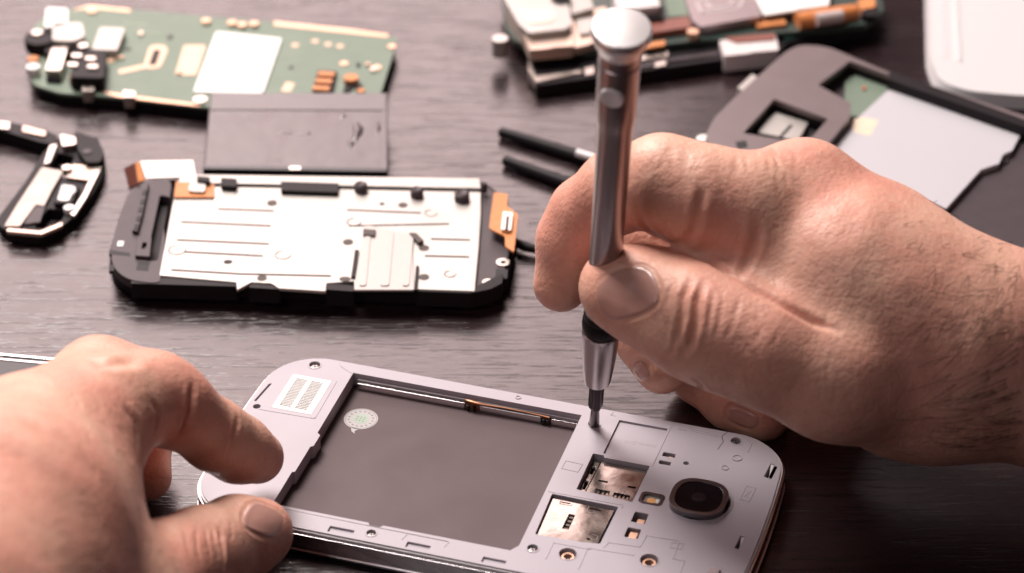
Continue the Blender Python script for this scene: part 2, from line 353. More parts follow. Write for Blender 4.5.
# card slots
def slot_plate(name, poly, z, cuts, m): return build(name, MB().prism(poly, z-.35, z, holes=cuts), m, ph, .06)
sp = slot_plate('sim_card_slot', rnd([(24.2, 14.3), (35.9, 14.1), (35.5, -.1), (23.7, .4), (24.0, 11)], .2), 6.2, [rrect(25.4, 27.8, 6.4, 7.1, .1), rrect(33.0, 35.0, 6.2, 6.9, .1), rrect(25.6, 29.4, 1.7, 3.5, .2), rrect(30.4, 34.6, 1.6, 3.4, .2)], STEEL)
pin = MB()
for k in range(3): pin.box(26.2+k*1.15, 26.8+k*1.15, 1.8, 3.2, 5.4, 5.75)
for k in range(4): pin.box(30.7+k*1.0, 31.2+k*1.0, 1.8, 3.1, 5.4, 5.75)
build('contact_pin', pin, STEEL, sp)
for tx, x in (('5E', 28.4), ('3B', 33.6)): text('stamp', tx, 2.0, mat('stamp_line', (.22, .18, .17), .5, .8), sp, (x, 5.6, 6.205), (0, 0, math.pi), .01)
build('slot_spring', MB().prism([(22.1, 14.8), (23.7, 14.8), (23.2, .6), (22.0, .6)], 5.0, 5.6, holes=[rrect(22.3, 23.0, 3, 6.5, .1), rrect(22.4, 23.1, 9.4, 12.6, .1)]), STEEL, ph, .08)
build('spring_hook', MB().box(22.2, 23.2, 11.2, 11.8, 5.6, 6.1).box(22.3, 23.0, 5.4, 6.0, 5.6, 6.1), BLACK, ph)
sp = slot_plate('memory_card_slot', rnd([(16.9, -3.9), (32.4, -4.1), (32.0, -17.8), (28.4, -18.5), (17.3, -18.9)], .25), 6.75, [rnd([(22.3, -8.6), (23.9, -8.6), (23.9, -14.6), (22.2, -14.6)], .2), rrect(29.0, 30.0, -16.9, -16.1, .3), rrect(18.8, 21.6, -5.0, -4.6, .05), rrect(26.4, 29.4, -5.4, -4.9, .05)], STEEL)
ln = MB(); bar(ln, [(19, -4.4), (19, -5.5), (22.0, -5.5), (22, -4.9)], .15, 6.7, 6.82); bar(ln, [(26.2, -4.6), (26.2, -6.8), (27.8, -6.9), (27.8, -6.1)], .15, 6.7, 6.82)
bar(ln, [(29.8, -14.6), (31.4, -14.8), (31.4, -16.4), (30.6, -16.5)], .15, 6.7, 6.82)
build('stamped_line', ln, mat('stamp_line', (.2, .2, .2)), sp)
pin = MB()
for k in range(4): pin.box(22.6, 23.6, -14.2+k*1.5, -13.5+k*1.5, 5.9, 6.3)
build('contact_pin', pin, mat('dull_pin', (.12, .10, .09), .5, .6), sp)
# copper contacts in the small windows
for (x0, x1, y0, y1, z) in ((39.7, 41.1, 19.6, 20.6, 6.9), (39.4, 40.4, 16.3, 17.2, 6.8), (38.6, 40.7, -7.4, -4.9, 6.4), (38.3, 40.5, -13.5, -10.8, 6.9)):
    build('copper_contact', MB().box(x0, x1, y0, y1, 3.4, z), GOLD, ph, .3)
# flash
fl = build('flash_lamp', MB().prism(rrect(37.5, 43.0, -.1, 4.2, 1.2), 5.0, 6.9), mat('clear_lens', (.55, .53, .52), .12, coat=1, trans=.5), ph, .5)
build('lamp_frame', MB().prism(rrect(37.3, 43.2, -.3, 4.4, 1.3, 8), 4.0, 7.55, holes=[rrect(38.0, 42.4, .4, 3.7, 1.0, 8)]), mat('smoked_chrome', (.20, .185, .19), .22, 1.0), fl, .2)
build('lamp_chip', MB().prism(circ(40.2, 1.9, 1.1, 14), 6.85, 7.05), mat('amber_phosphor', (.85, .45, .16), .4), fl)
build('lamp_chip', MB().box(41.2, 42.0, 1.4, 2.9, 6.85, 7.0), WHITE, fl)
# camera
def squircle(cx, cy, a, b, n=56, p=3.0):
    o = []
    for k in range(n):
        t = 2*math.pi*k/n; c, s_ = math.cos(t), math.sin(t)
        o.append((cx+a*math.copysign(abs(c)**(2/p), c), cy+b*math.copysign(abs(s_)**(2/p), s_)))
    return o
cm = build('camera_ring', MB().prism(squircle(51.5, 4.2, 7.0, 7.0, p=2.7), 5.0, 9.2, holes=[squircle(51.5, 4.2, 5.75, 5.75, p=2.7)]), mat('smoked_chrome', (.3,.3,.3)), ph, .8, seg=4)
build('camera_glass', MB().prism(squircle(51.5, 4.2, 5.77, 5.77, p=2.7), 5.0, 9.0), GLASS, cm)
build('camera_lens', MB().lathe([(1.9, 8.9), (1.8, 9.02), (1.2, 9.08), (.5, 9.1)], 51.5, 4.2, 28), mat('lens_coating', (.012, .010, .014), .12), cm)
# sticker with print, round seal
stk = build('paper_label', MB().prism([(-62.1, 24.8), (-51.5, 24.8), (-51.4, 9.6), (-62.2, 9.6)], TOP-.05, TOP+.07), WHITE, ph)
pr = MB()
for cx0, cx1 in ((-60.6, -57.6), (-56.4, -53.2)):
    y = 23.2
    while y > 11.0:
        x = cx0
        while x < cx1:
            w_ = random.uniform(.16, .42); pr.box(x, min(x+w_, cx1), y-.27, y+.14, TOP+.06, TOP+.085); x += w_+random.uniform(.07, .14)
        y -= .66
build('printed_text', pr, mat('dark_ink', (.2, .2, .2)), stk)
SX, SY = -40.7, 16.9
seal_m = mat('seal_paper', (.40, .38, .38), .6)
seal = build('round_seal', MB().prism(circ(SX, SY, 4.4, 40), 3.25, 3.36).prism([(SX-1.2, SY-4.1), (SX+1.0, SY-4.2), (SX+.2, SY-5.4), (SX+.6, SY-6.4), (SX-.6, SY-5.6)], 3.25, 3.36), seal_m, ph)
sg = MB().lathe([(2.0, 3.3), (2.0, 3.385), (.02, 3.385)], SX, SY, 24, cap=False)
build('seal_centre', sg, mat('pale_green_ink', (.33, .42, .34), .6), seal)
dt = MB()
for k in range(16):
    a = 2*math.pi*k/16; x, y = SX+3.15*math.cos(a), SY+3.15*math.sin(a); dt.prism(circ(x, y, .34, 7, .26), 3.3, 3.39)
dt.lathe([(4.1, 3.3), (4.1, 3.385), (3.98, 3.385), (3.98, 3.3)], SX, SY, 40, cap=False)
for k in range(9): dt.box(SX-1.2+(k % 3)*.9, SX-.8+(k % 3)*.9, SY-1+(k//3)*.8, SY-.7+(k//3)*.8, 3.3, 3.40)
build('printed_mark', dt, mat('grey_ink', (.20, .19, .19), .6), seal)
# lettering pressed into the shallow recess
text('pressed_lettering', 'micro-SIM', 2.0, mat('pressed_plastic', (.36, .32, .35), .5), ph, (36.0, 23.9, lay+.006), (0, 0, math.pi), .03)
bx = MB(); bar(bx, [(34.9, 25.6), (35.9, 25.6), (35.9, 23.7), (34.9, 23.7), (34.9, 25.6)], .12, lay, lay+.05)
# floor sheet of that recess
build('recess_floor', MB().box(23.8, 37.2, 15.5, 31.2, lay-.3, lay), PLAST, ph)
# metal buttons at the near right corner
mt = MB().prism(rnd([(60.0, -19.6), (62.6, -19.2), (62.4, -24.0), (61.6, -27), (60.2, -26.8)], .5), 5.5, 8.2)
build('side_connector', mt, mat('smoked_chrome', (.3,.3,.3)), ph, .5)
# ------------------------------------------------------------------ the things lying further back
def T(name, label, cat, cx, cy, z=0, rot=0, group=None):
    l = at(cx, cy, 0); l = (l.x, l.y, z); t = thing(name, label, cat, l, R(rot), group); return t, Loc(l, R(rot))
def px(L_, pts, z, r=0): q = L_.poly(pts, z); return rnd(q, r) if r else q
GREEN = mat('green_lacquer_board', (.165, .215, .165), .5, var=.08, vs=120, rvar=.05, spec=.3)
SOLDER = mat('tin_shield', (.60, .54, .49), .36, 1.0, var=.06, rvar=.08)
SHIELD = mat('bright_tin_plate', (.46, .435, .41), .42, .45, var=.16, vs=30, rvar=.14, bump=.04, bs=160, spec=.35)
TAN = mat('nickel_tan', (.62, .48, .40), .38, .7, var=.1)

# --- chassis with the bright plate
t, L_ = T('phone_chassis', 'black phone display chassis with a bright pressed metal plate, lying flat', 'phone chassis', 315, 245, 0, -1)
out = px(L_, [(146, 182), (160, 178), (484, 180), (500, 192), (511, 215), (517, 240), (512, 265), (507, 279), (494, 289), (470, 293), (130, 283), (113, 272), (108, 252), (115, 226), (126, 196)], 4.5, [3,2,2,5,5,3,3,5,6,4,8,4,4,4,5])
build('base', MB().prism(out, .4, 4.2, taper=.3), BLACK, t, .6)
build('glass', MB().prism(offset(out, .3), 0, .6), GLASS, t)
inn = px(L_, [(172, 178), (482, 180), (484, 296), (158, 283)], 5)
lb = px(L_, [(147, 180), (172, 180), (160, 283), (152, 284), (128, 281), (113, 269), (111, 248), (120, 215), (130, 192)], 6.6, 4)
gut = px(L_, [(160, 196), (170, 198), (158, 262), (146, 262)], 6.6, 1)
notch1 = px(L_, [(119, 240), (125, 240), (124, 245), (118, 245)], 6.6)
build('end_bar', MB().prism(lb, 4.2, 7.0, holes=[gut]), GREYBLK, t, .5)
m = MB()
m.prism(px(L_, [(141, 186), (149, 184), (143, 214), (138, 232), (132, 231), (138, 208)], 8), 7, 8.3)
m.prism(px(L_, [(137, 237), (152, 238), (150, 257), (135, 256)], 8), 7, 8.2, holes=[px(L_, [(143, 243), (147, 243), (146, 249), (142, 249)], 8)])
build('end_block', m, GREYBLK, t, .25)
m = MB()
for x, y in ((145, 193), (143, 202), (141, 210), (139, 219), (137, 227)): m.prism(px(L_, [(x-2, y-3), (x+2, y-3), (x+1, y+2), (x-3, y+2)], 8.4), 8, 8.45)
m.prism(px(L_, [(109, 250), (130, 253), (130, 256), (109, 254)], 7), 6, 7.06).prism(px(L_, [(109, 265), (114, 265), (114, 271), (109, 271)], 7), 6, 7.08)
m.prism(px(L_, [(138, 262), (150, 262), (148, 271), (136, 270)], 7), 6, 7.05)
build('dark_notch', m, HOLE, t)
build('pin_hole', MB().prism(px(L_, [(118, 241), (124, 241), (123, 246), (117, 246)], 7.1), 6.5, 7.12), WHITE, t)
rb = px(L_, [(481, 184), (495, 192), (506, 212), (512, 236), (507, 262), (502, 277), (491, 287), (475, 289)], 6, 3)
build('end_bar', MB().prism(rb, 4.2, 6.0), GREYBLK, t, .4)
# side wall, seen below the plate
m = MB().prism(px(L_, [(132, 277), (236, 281), (237, 287), (131, 284)], 6.6, .4), 2, 6.8).prism(px(L_, [(250, 282), (279, 284), (280, 290), (249, 288)], 6.6, .4), 2, 6.8)
m.prism(px(L_, [(326, 284), (354, 286), (354, 292), (326, 290)], 7, .4), 2, 7.2).prism(px(L_, [(416, 290), (470, 290), (503, 274), (502, 284), (490, 290), (470, 294), (416, 292)], 6.6, .4), 2, 6.9)
build('side_wall', m, BLACK, t, .3)
# the plate
plate = px(L_, [(177, 186), (481, 192), (481, 214), (479, 246), (475, 291), (416, 289), (354, 287), (354, 281), (327, 283), (326, 291), (279, 288), (271, 283), (252, 282), (237, 290), (236, 282), (159, 275), (166, 238), (172, 206)], 7.2)
pl = build('metal_plate', MB().prism(plate, 6.2, 7.2), SHIELD, t, .25)
build('fold_flange', MB().prism(px(L_, [(181, 174), (480, 178), (481, 188), (178, 182)], 8.0), 6.8, 8.0), SHIELD, t, .3)
m = MB().prism(px(L_, [(180, 184), (481, 190), (481, 191.5), (180, 185.5)], 7.3), 7.1, 7.35)
build('slit', m, BLACK, t)
m = MB().prism(px(L_, [(281, 183), (339, 185), (338, 194), (281, 192)], 8, .4), 7, 8.6)
build('foam_strip', m, BLACK, t, .3)
m = MB().prism(px(L_, [(221, 179), (237, 180), (237, 188), (221, 187)], 8.4, .4), 7.4, 8.9); build('foam_strip', m, BLACK, t, .3)
for (x, y, w) in ((361, 188, 6), (417, 193, 6), (462, 197, 7), (484, 188, 3)):
    q = L_.p(x, y+3, 7.2); build('post', MB().lathe([(w*.32, 7), (w*.31, 9.4), (w*.22, 9.8), (w*.12, 9.5)], q.x, q.y, 18), GREYBLK, t)
def dots(nm, lst, z, mm, par):
    for x, y, a, b_ in lst:
        q = L_.p(x, y, z); build(nm, MB().prism(circ(q.x, q.y, a, 14, b_), z-.2, z+.05), mm, par)
dots('hole', [(228, 262, 1.3, 1.1), (382, 204, .8, .8)], 7.2, HOLE, pl)
RIV = mat('dull_rivet', (.10, .08, .075), .6, spec=.2)
dots('rivet', [(272, 203, 1.5, 1.6), (403, 205, 1.4, 1.4), (348, 242, 1.5, 1.5), (424, 248, 1.5, 1.5), (424, 277, 1.5, 1.5), (262, 278, 1.4, 1.4), (345, 279, 1.6, 1.2)], 7.25, RIV, pl)
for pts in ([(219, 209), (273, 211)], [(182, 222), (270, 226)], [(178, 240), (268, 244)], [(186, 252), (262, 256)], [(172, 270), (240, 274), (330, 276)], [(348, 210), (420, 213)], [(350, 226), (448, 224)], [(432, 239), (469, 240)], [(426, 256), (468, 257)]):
    q = [tuple(L_.p(x, y, 7.2)[:2]) for x, y in pts]; m = MB(); bar(m, q, .8, 7.1, 7.24); build('pressed_line', m, mat('crease_shade', (.03, .02, .02), .8, spec=.05), pl, 0)  # shade of the pressed lines painted as near-black bars
for x, y, rr in ((177, 250, 2.4), (283, 255, 2.2), (354, 222, 2.0), (431, 213, 1.8), (450, 274, 1.6)):
    q = L_.p(x, y, 7.2); build('pressed_ring', MB().lathe([(rr+.25, 7.1), (rr, 7.42), (rr-.3, 7.3)], q.x, q.y, 24, cap=False), SHIELD, pl)
stp = px(L_, [(364, 226), (372, 226), (412, 234), (414, 290), (354, 290)], 7.6, .5)
build('raised_bracket', MB().prism(stp, 7.1, 7.7), mat('shaded_tin', (.40, .375, .355), .45, .3, var=.06), pl, .2)  # darker tin paints in the bracket's shading against the plate
for (x0, x1) in ((363, 368), (384, 391), (406, 411)):
    build('bracket_rib', MB().prism(px(L_, [(x0+3, 232), (x1+3, 232), (x1-2, 286), (x0-4, 286)], 7.8, 1.0), 7.6, 8.0), MATS['shaded_tin'], pl, .2)
build('bracket_slot', MB().prism(px(L_, [(355, 250), (359, 250), (355, 277), (351, 277)], 7.8), 7, 7.9), BLACK, pl)
build('bracket_slot', MB().prism(px(L_, [(416, 266), (419, 266), (417, 290), (414, 290)], 7.8), 7, 7.9), BLACK, pl)
build('bracket_tab', MB().prism(px(L_, [(363, 229), (376, 230), (375, 236), (363, 235)], 8.2), 7.2, 8.4), RIV, pl, .2)
build('bracket_tab', MB().prism(px(L_, [(409, 233), (416, 233), (424, 241), (418, 243)], 8.2), 7.2, 8.4), RIV, pl, .2)
# orange flex pieces
m = MB().prism(px(L_, [(176, 181), (208, 186), (214, 183), (214, 197), (174, 197)], 7.9, .5), 7.4, 7.9)
fx = build('orange_flex', m, COPPER, t, .1)
build('flex_pad', MB().prism(px(L_, [(190, 183), (206, 185), (205, 193), (188, 192)], 8.3, 1), 7.8, 8.7), SHIELD, fx, .3)
build('flex_connector', MB().prism(px(L_, [(197, 178), (210, 179), (210, 184), (197, 183)], 8.6), 7.8, 9.4), BLACK, fx, .2)
m = MB().prism(px(L_, [(494, 192), (508, 194), (507, 206), (518, 214), (514, 252), (505, 246), (505, 236), (489, 228), (491, 212)], 9.2, .8), 8.6, 9.2)
fx = build('orange_flex', m, COPPER, t, .2)
build('flex_support', MB().prism(px(L_, [(494, 197), (508, 199), (512, 240), (496, 232)], 8.6), 5.8, 8.6), GREYBLK, t)
m = MB().prism(px(L_, [(503, 213), (513, 214), (511, 232), (501, 231)], 9.6, .4), 9.2, 10.2); c_ = build('flex_connector', m, SOLDER, fx, .2)
build('connector_slot', MB().prism(px(L_, [(506.5, 216), (509.5, 216), (508, 230), (505, 230)], 10.25), 10, 10.3), BLACK, c_)
dots('screw_eye', [(503, 262, 1.9, 1.9), (488, 282, 1.6, 1.6)], 6.4, SOLDER, t); dots('eye_hole', [(503, 262, .8, .8), (488, 282, .7, .7)], 6.5, BLACK, t); dots('brass_screw', [(480, 287, 1.0, 1.0)], 6.6, GOLD, t)
m = MB().prism(px(L_, [(496, 268), (508, 269), (507, 278), (495, 278)], 6.2), 5.8, 6.06); build('dark_notch', m, HOLE, t)
# connector strip poking out behind
a_, b_, c1, d_ = L_.p(140, 161, 7), L_.p(193, 160, 7), L_.p(196, 176, 7), L_.p(146, 178, 7)
f_ = build('ribbon_cable', MB().slab([a_, b_, c1, d_], .5), mat('tinned_ribbon', (.62, .60, .56), .35, .5, var=.06), t, .1)
build('ribbon_end', MB().slab([L_.p(135, 163, 8), L_.p(140, 161, 7.1), L_.p(145, 180, 7.1), L_.p(138, 182, 8)], .7), COPPER, f_, .1)
build('ribbon_end', MB().slab([L_.p(124, 168, 5), L_.p(136, 162, 8), L_.p(139, 184, 8), L_.p(129, 188, 5)], .8), mat('dark_amber', (.10, .03, .02), .4), f_, .1)

# --- battery leaning on the green board
t, L_ = T('phone_battery', 'flat dark grey phone battery wrapped in glossy film, behind the bright plate', 'battery', 296, 150)
P4 = [L_.p(210, 93, 10.5), L_.p(387, 93, 10.5), L_.p(387, 172, 6.2), L_.p(203, 169, 6.2)]
BAT = mat('battery_film', (.085, .068, .072), .34, .1, var=.12, vs=60, coat=.25, rvar=.12, bump=.9, bs=38)
cell = build('cell', MB().slab(P4, 4.4), BAT, t, .9, seg=3)
def lerp4(u, v, dz=0): a = P4[0].lerp(P4[1], u); b_ = P4[3].lerp(P4[2], u); r = a.lerp(b_, v); r.z += dz; return r
build('film_fold', MB().slab([lerp4(.01, .01, .25), lerp4(.99, .01, .25), lerp4(.99, .23, .25), lerp4(.01, .23, .25)], .3), mat('battery_film_edge', (.085, .07, .075), .4, .1, coat=.4, bump=.3, bs=60), t, .1)
build('edge_tape', MB().slab([lerp4(.0, .955, .2), lerp4(1.0, .955, .2), lerp4(1.0, 1.003, .2), lerp4(0, 1.003, .2)], 4.5), mat('dark_tape', (.02, .016, .02), .4), t, .2)
build('edge_tape', MB().slab([lerp4(.965, 0, .12), lerp4(1.003, 0, .12), lerp4(1.003, .96, .12), lerp4(.965, .96, .12)], 4.0), BAT, t, .3)
for (u_, v_, a_, b_, h_) in ((.835, .5, 1.6, 5.2, .75), (.80, .66, 1.1, 2.2, .5), (.95, .45, .7, 3.2, .4), (.44, .52, 2.6, .8, .3), (.55, .53, 2.2, .7, .3), (.2, .12, 2.5, .7, .3), (.75, .30, 1.2, 1.2, .35)):  # small domes added to the film to catch glare from the key lamp
    c0 = lerp4(u_, v_); V_ = []; fs_ = []
    for i_ in range(6):
        for k_ in range(18):
            rr_ = 1-i_/5.5; t_ = 2*math.pi*k_/18; wv = 1+.25*math.sin(3*t_+u_*9); V_.append((c0.x+a_*rr_*wv*math.cos(t_), c0.y+b_*rr_*wv*math.sin(t_), c0.z+(b_*rr_*wv*math.sin(t_))*(P4[0].z-P4[3].z)/(P4[0].y-P4[3].y)-.05+h_*(1-rr_**2)))
    for i_ in range(5):
        for k_ in range(18): x_ = i_*18+k_; y_ = i_*18+(k_+1) % 18; fs_.append((x_, y_, y_+18, x_+18))
    fs_.append(tuple(5*18+k_ for k_ in range(18)))
    build('glare_dome', MB().add(V_, fs_), BAT, cell)
build('terminal', MB().box(*[0]*0) if False else MB().slab([lerp4(.47, .96, .35), lerp4(.53, .96, .35), lerp4(.53, 1.0, .35), lerp4(.47, 1.0, .35)], .3), SOLDER, t)

# --- green board
t, L_ = T('circuit_board', 'long pale green phone circuit board with a blank white label and metal parts', 'circuit board', 210, 60)
ol = px(L_, [(72, 8), (90, 5), (160, 12), (300, 24), (398, 37), (396, 45), (382, 90), (376, 104), (300, 112), (206, 107), (118, 97), (60, 93), (34, 85), (28, 72), (30, 50), (34, 26), (48, 14)], 4.6, 2)
bd = build('board', MB().prism(ol, 3.6, 4.6), GREEN, t, .15)
build('under_side', MB().prism(offset(ol, -.9), .4, 3.6), BLACK, t, .3)
build('gold_edge', MB().prism(px(L_, [(274, 21), (350, 29), (388, 34), (388, 37), (350, 33), (274, 25)], 4.7), 4.5, 4.68), GOLD, bd)
build('gold_edge', MB().prism(px(L_, [(72, 10), (90, 5), (130, 9), (130, 12), (92, 8)], 4.7), 4.5, 4.68), GOLD, bd)
build('gold_edge', MB().prism(px(L_, [(96, 90), (128, 95), (200, 104), (200, 106.5), (118, 97)], 4.7), 4.5, 4.68), GOLD, bd)
build('white_label', MB().prism(px(L_, [(216, 31), (282, 38), (263, 93), (193, 92)], 5.2, 1.2), 4.6, 5.2), WHITE, t, .2)
q = L_.poly(circ(157, 57, 1, 4), 4.7)
pad = px(L_, [(150, 45), (165, 45), (168, 50), (160, 68), (146, 69), (144, 64)], 4.7, 2.0); padi = px(L_, [(154, 50), (161, 50), (156, 65), (148.5, 65)], 4.7, .5)
pd = build('copper_pad', MB().prism(pad, 4.5, 4.75), mat('bare_copper', (.66, .45, .33), .5, .3, var=.08), bd)
build('slot', MB().prism(padi, 4.6, 4.82), HOLE, pd)
build('trace', MB().prism(px(L_, [(118, 70), (145, 64), (146, 68), (120, 74)], 4.7), 4.5, 4.72), MATS['bare_copper'], bd)
build('copper_patch', MB().prism(px(L_, [(184, 45), (206, 45), (196, 75), (175, 75)], 4.7, 1), 4.5, 4.72), MATS['bare_copper'], bd)
def blk(nm, pts, z0, z1, mm, par, bev=.3, r=.3): return build(nm, MB().prism(px(L_, pts, z1, r), z0, z1), mm, par, bev)
def disc(nm, x, y, rr, z0, z1, mm, par, bev=.2): q = L_.p(x, y, z1); return build(nm, MB().cyl(q.x, q.y, rr, z0, z1, 20), mm, par, bev)
o = disc('round_socket', 40, 37, 5.0, 4.6, 8.6, BLACK, t, .6); disc('socket_cap', 37, 32, 1.8, 8.6, 9.0, SOLDER, o)
o = blk('camera_block', [(46, 7), (68, 8), (68, 24), (44, 28)], 4.6, 10, WHITE, t, .8, 1.5)
o = blk('camera_block', [(53, 23), (82, 22), (85, 36), (74, 41), (52, 40)], 4.6, 10, SHIELD, t, .8, 1.5)
blk('dark_block', [(50, 38), (84, 38), (84, 48), (60, 56), (44, 52)], 4.6, 7.4, BLACK, t, .5, 1)
blk('square_shield', [(100, 27), (125, 28), (117, 50), (92, 49)], 4.6, 7.6, SHIELD, t, .5, .8)
blk('side_block', [(52, 48), (68, 46), (61, 70), (45, 70)], 4.6, 8.4, SOLDER, t, .5, .8)
blk('dark_block', [(46, 71), (62, 71), (60, 80), (46, 79)], 4.6, 6.0, BLACK, t, .4)
o = blk('plug_socket', [(76, 47), (106, 50), (104, 78), (70, 77)], 4.6, 9.4, BLACK, t, .8, 1.5)
for x, y in ((77, 55), (91, 58), (73, 64), (93, 66)): blk('spring_tab', [(x-5, y-2), (x+5, y-1.5), (x+4, y+2), (x-6, y+1.5)], 9.3, 10.1, SOLDER, o, .3, .4)
blk('brown_base', [(70, 72), (100, 74), (98, 80), (69, 79)], 4.6, 7.2, mat('brown_resin', (.20, .09, .05), .5), o, .3)
disc('shield_tab', 83, 45, 1.6, 9.4, 10.3, SOLDER, o)
disc('white_cap', 33, 66, 2.2, 4.6, 7.4, WHITE, t, .5); disc('orange_cap', 33, 58, 1.8, 4.6, 6.4, COPPER, t, .3)
for x, y in ((88, 88), (129, 94)): 
    o = blk('metal_clip', [(x-6, y-4), (x+6, y-3), (x+6, y+3), (x-6, y+3)], 4.2, 6.6, SOLDER, t, .4, .4)
    blk('clip_side', [(x-5, y+4), (x+5, y+4), (x+5, y+8), (x-5, y+8)], 2.0, 4.2, SOLDER, o, .3, .3)
disc('solder_dot', 200, 99, 2.2, 4.6, 5.4, SOLDER, t, .4); disc('solder_dot', 92, 10, 1.7, 4.6, 5.2, GOLD, t, .3); disc('solder_dot', 111, 60, 1.2, 4.6, 5.0, GOLD, t, .2)
for x, y in ((206, 20), (232, 22), (242, 24), (254, 23)): disc('solder_dot', x, y, 1.5, 4.6, 5.7, GOLD, t, .4)
for x, y in ((344, 63), (377, 67), (392, 46)): disc('solder_dot', x, y, 1.35, 4.5, 4.95, GOLD, t, .2)
for x, y in ((295, 45), (315, 41), (328, 44), (340, 46)): disc('flat_pad', x, y, 1.2, 4.5, 4.66, MATS['bare_copper'], t, 0)
o = blk('contact_comb', [(318, 70), (337, 71), (333, 91), (312, 91)], 4.6, 5.6, BLACK, t, .3, .3)
for k in range(3): blk('comb_tooth', [(319-k*2.5, 71+k*7), (335-k*2.5, 72+k*7), (334-k*2.5, 76+k*7), (317-k*2.5, 75+k*7)], 5.6, 6.4, COPPER, o, .3, .4)
o = disc('orange_cap', 351, 77, 2.3, 4.6, 6.6, COPPER, t, .5)
blk('black_leg', [(346, 82), (362, 84), (364, 92), (358, 92), (354, 86), (348, 92), (343, 91)], 4.6, 5.2, BLACK, o, .2)
blk('copper_pad', [(286, 82), (295, 83), (290, 92), (281, 91)], 4.5, 4.7, MATS['bare_copper'], bd, 0); disc('orange_cap', 361, 90, 1.2, 4.6, 5.4, COPPER, t, .2)

for k in range(26):
    x, y = random.uniform(120, 390), random.uniform(22, 86); top = 12+(x-75)*.085+4
    if y < top or 180 < x < 285 or (140 < x < 172 and 42 < y < 72) or (308 < x < 366 and y > 64) or (x > 375 and y > 70): continue
    w = random.uniform(1.5, 4); hh_ = random.uniform(1, 2.2)
    if k % 3: blk('small_chip', [(x-w, y-hh_), (x+w, y-hh_+.4), (x+w-1, y+hh_), (x-w-1, y+hh_)], 4.5, random.choice((4.9, 5.3)), random.choice((TAN, GREYBLK, MATS['bare_copper'])), bd, .1, .1)
    else: blk('trace', [(x-w*4, y-.4), (x+w*4, y+.4), (x+w*4, y+1.2), (x-w*4, y+.4)], 4.5, 4.66, mat('pale_trace', (.30, .36, .27), .5), bd, 0)
# --- loudspeaker bracket at the left edge
t, L_ = T('antenna_bracket', 'small open black frame with bright metal strips at the left edge of the table', 'bracket', 50, 190)
ring = px(L_, [(44, 148), (60, 134), (80, 131), (96, 136), (105, 150), (104, 170), (90, 196), (72, 216), (54, 230), (34, 235), (8, 230), (-6, 220), (26, 178)], 4, 5)
hole = px(L_, [(58, 150), (74, 154), (66, 176), (48, 170)], 4, .8)
hole2 = px(L_, [(48, 206), (66, 208), (62, 217), (48, 226), (34, 226)], 4, .8)
build('frame', MB().prism(ring, .4, 3.2, holes=[hole, hole2]), BLACK, t, .5)
m = build('arm', MB().prism(px(L_, [(-40, 116), (0, 121), (46, 131), (58, 137), (56, 146), (40, 143), (0, 131), (-40, 124)], 4, 1), .5, 4.4), BLACK, t, .8)
blk('arm_plate', [(-20, 119), (10, 122), (9, 129), (-20, 126)], 4.3, 5.0, SOLDER, m, .3, .5); blk('arm_plate', [(23, 125), (46, 131), (45, 136), (22, 131)], 4.3, 5.0, TAN, m, .3, .5)
blk('corner_cap', [(60, 134), (76, 137), (76, 144), (62, 146)], 3.2, 5.4, SOLDER, t, .5, .8)
blk('corner_block', [(74, 131), (98, 138), (104, 154), (100, 162), (86, 162), (78, 150)], 3.2, 6.0, BLACK, t, .6, 1); disc('corner_screw', 87, 151, 1.4, 6.0, 6.3, GREYBLK, t)
blk('metal_strip', [(50, 145), (57, 144), (50, 162), (44, 164)], 3.2, 4.8, SOLDER, t, .3, .5)
blk('metal_strip', [(42, 167), (63, 171), (52, 190), (44, 206), (36, 204), (20, 226), (4, 226), (18, 203)], 3.2, 4.2, mat('warm_tin', (.42, .36, .32), .45, .3, var=.2, vs=300), t, .3, .8)
blk('strip_window', [(40, 184), (46, 185), (40, 196), (34, 195)], 4.2, 4.3, TAN, t, 0, .8)
o = blk('speaker_seat', [(60, 181), (80, 184), (72, 204), (53, 203)], 3.2, 4.9, BLACK, t, .4, 1.5)
blk('speaker_pad', [(62, 184), (75, 186), (76, 191), (72, 194), (69, 201), (57, 200)], 4.8, 5.5, WHITE, o, .4, 1)
blk('metal_plate', [(72, 164), (96, 166), (90, 180), (66, 177)], 3.3, 4.2, TAN, t, .3, .8); blk('metal_strip', [(96, 164), (102, 166), (86, 198), (74, 216), (70, 214), (84, 192)], 3.2, 4.4, SOLDER, t, .3, .5)
blk('metal_strip', [(8, 228), (40, 231), (62, 222), (63, 225), (42, 234), (6, 231)], 3.2, 4.3, TAN, t, .3, .6)
disc('solder_dot', 69, 207, 1.6, 3.4, 4.9, WHITE, t, .4); disc('solder_dot', 67, 167, 1.5, 3.4, 5.4, SOLDER, t, .4)
blk('grey_panel', [(34, 206), (46, 204), (40, 222), (24, 224)], 3.3, 3.9, GREYBLK, t, .2, .4)

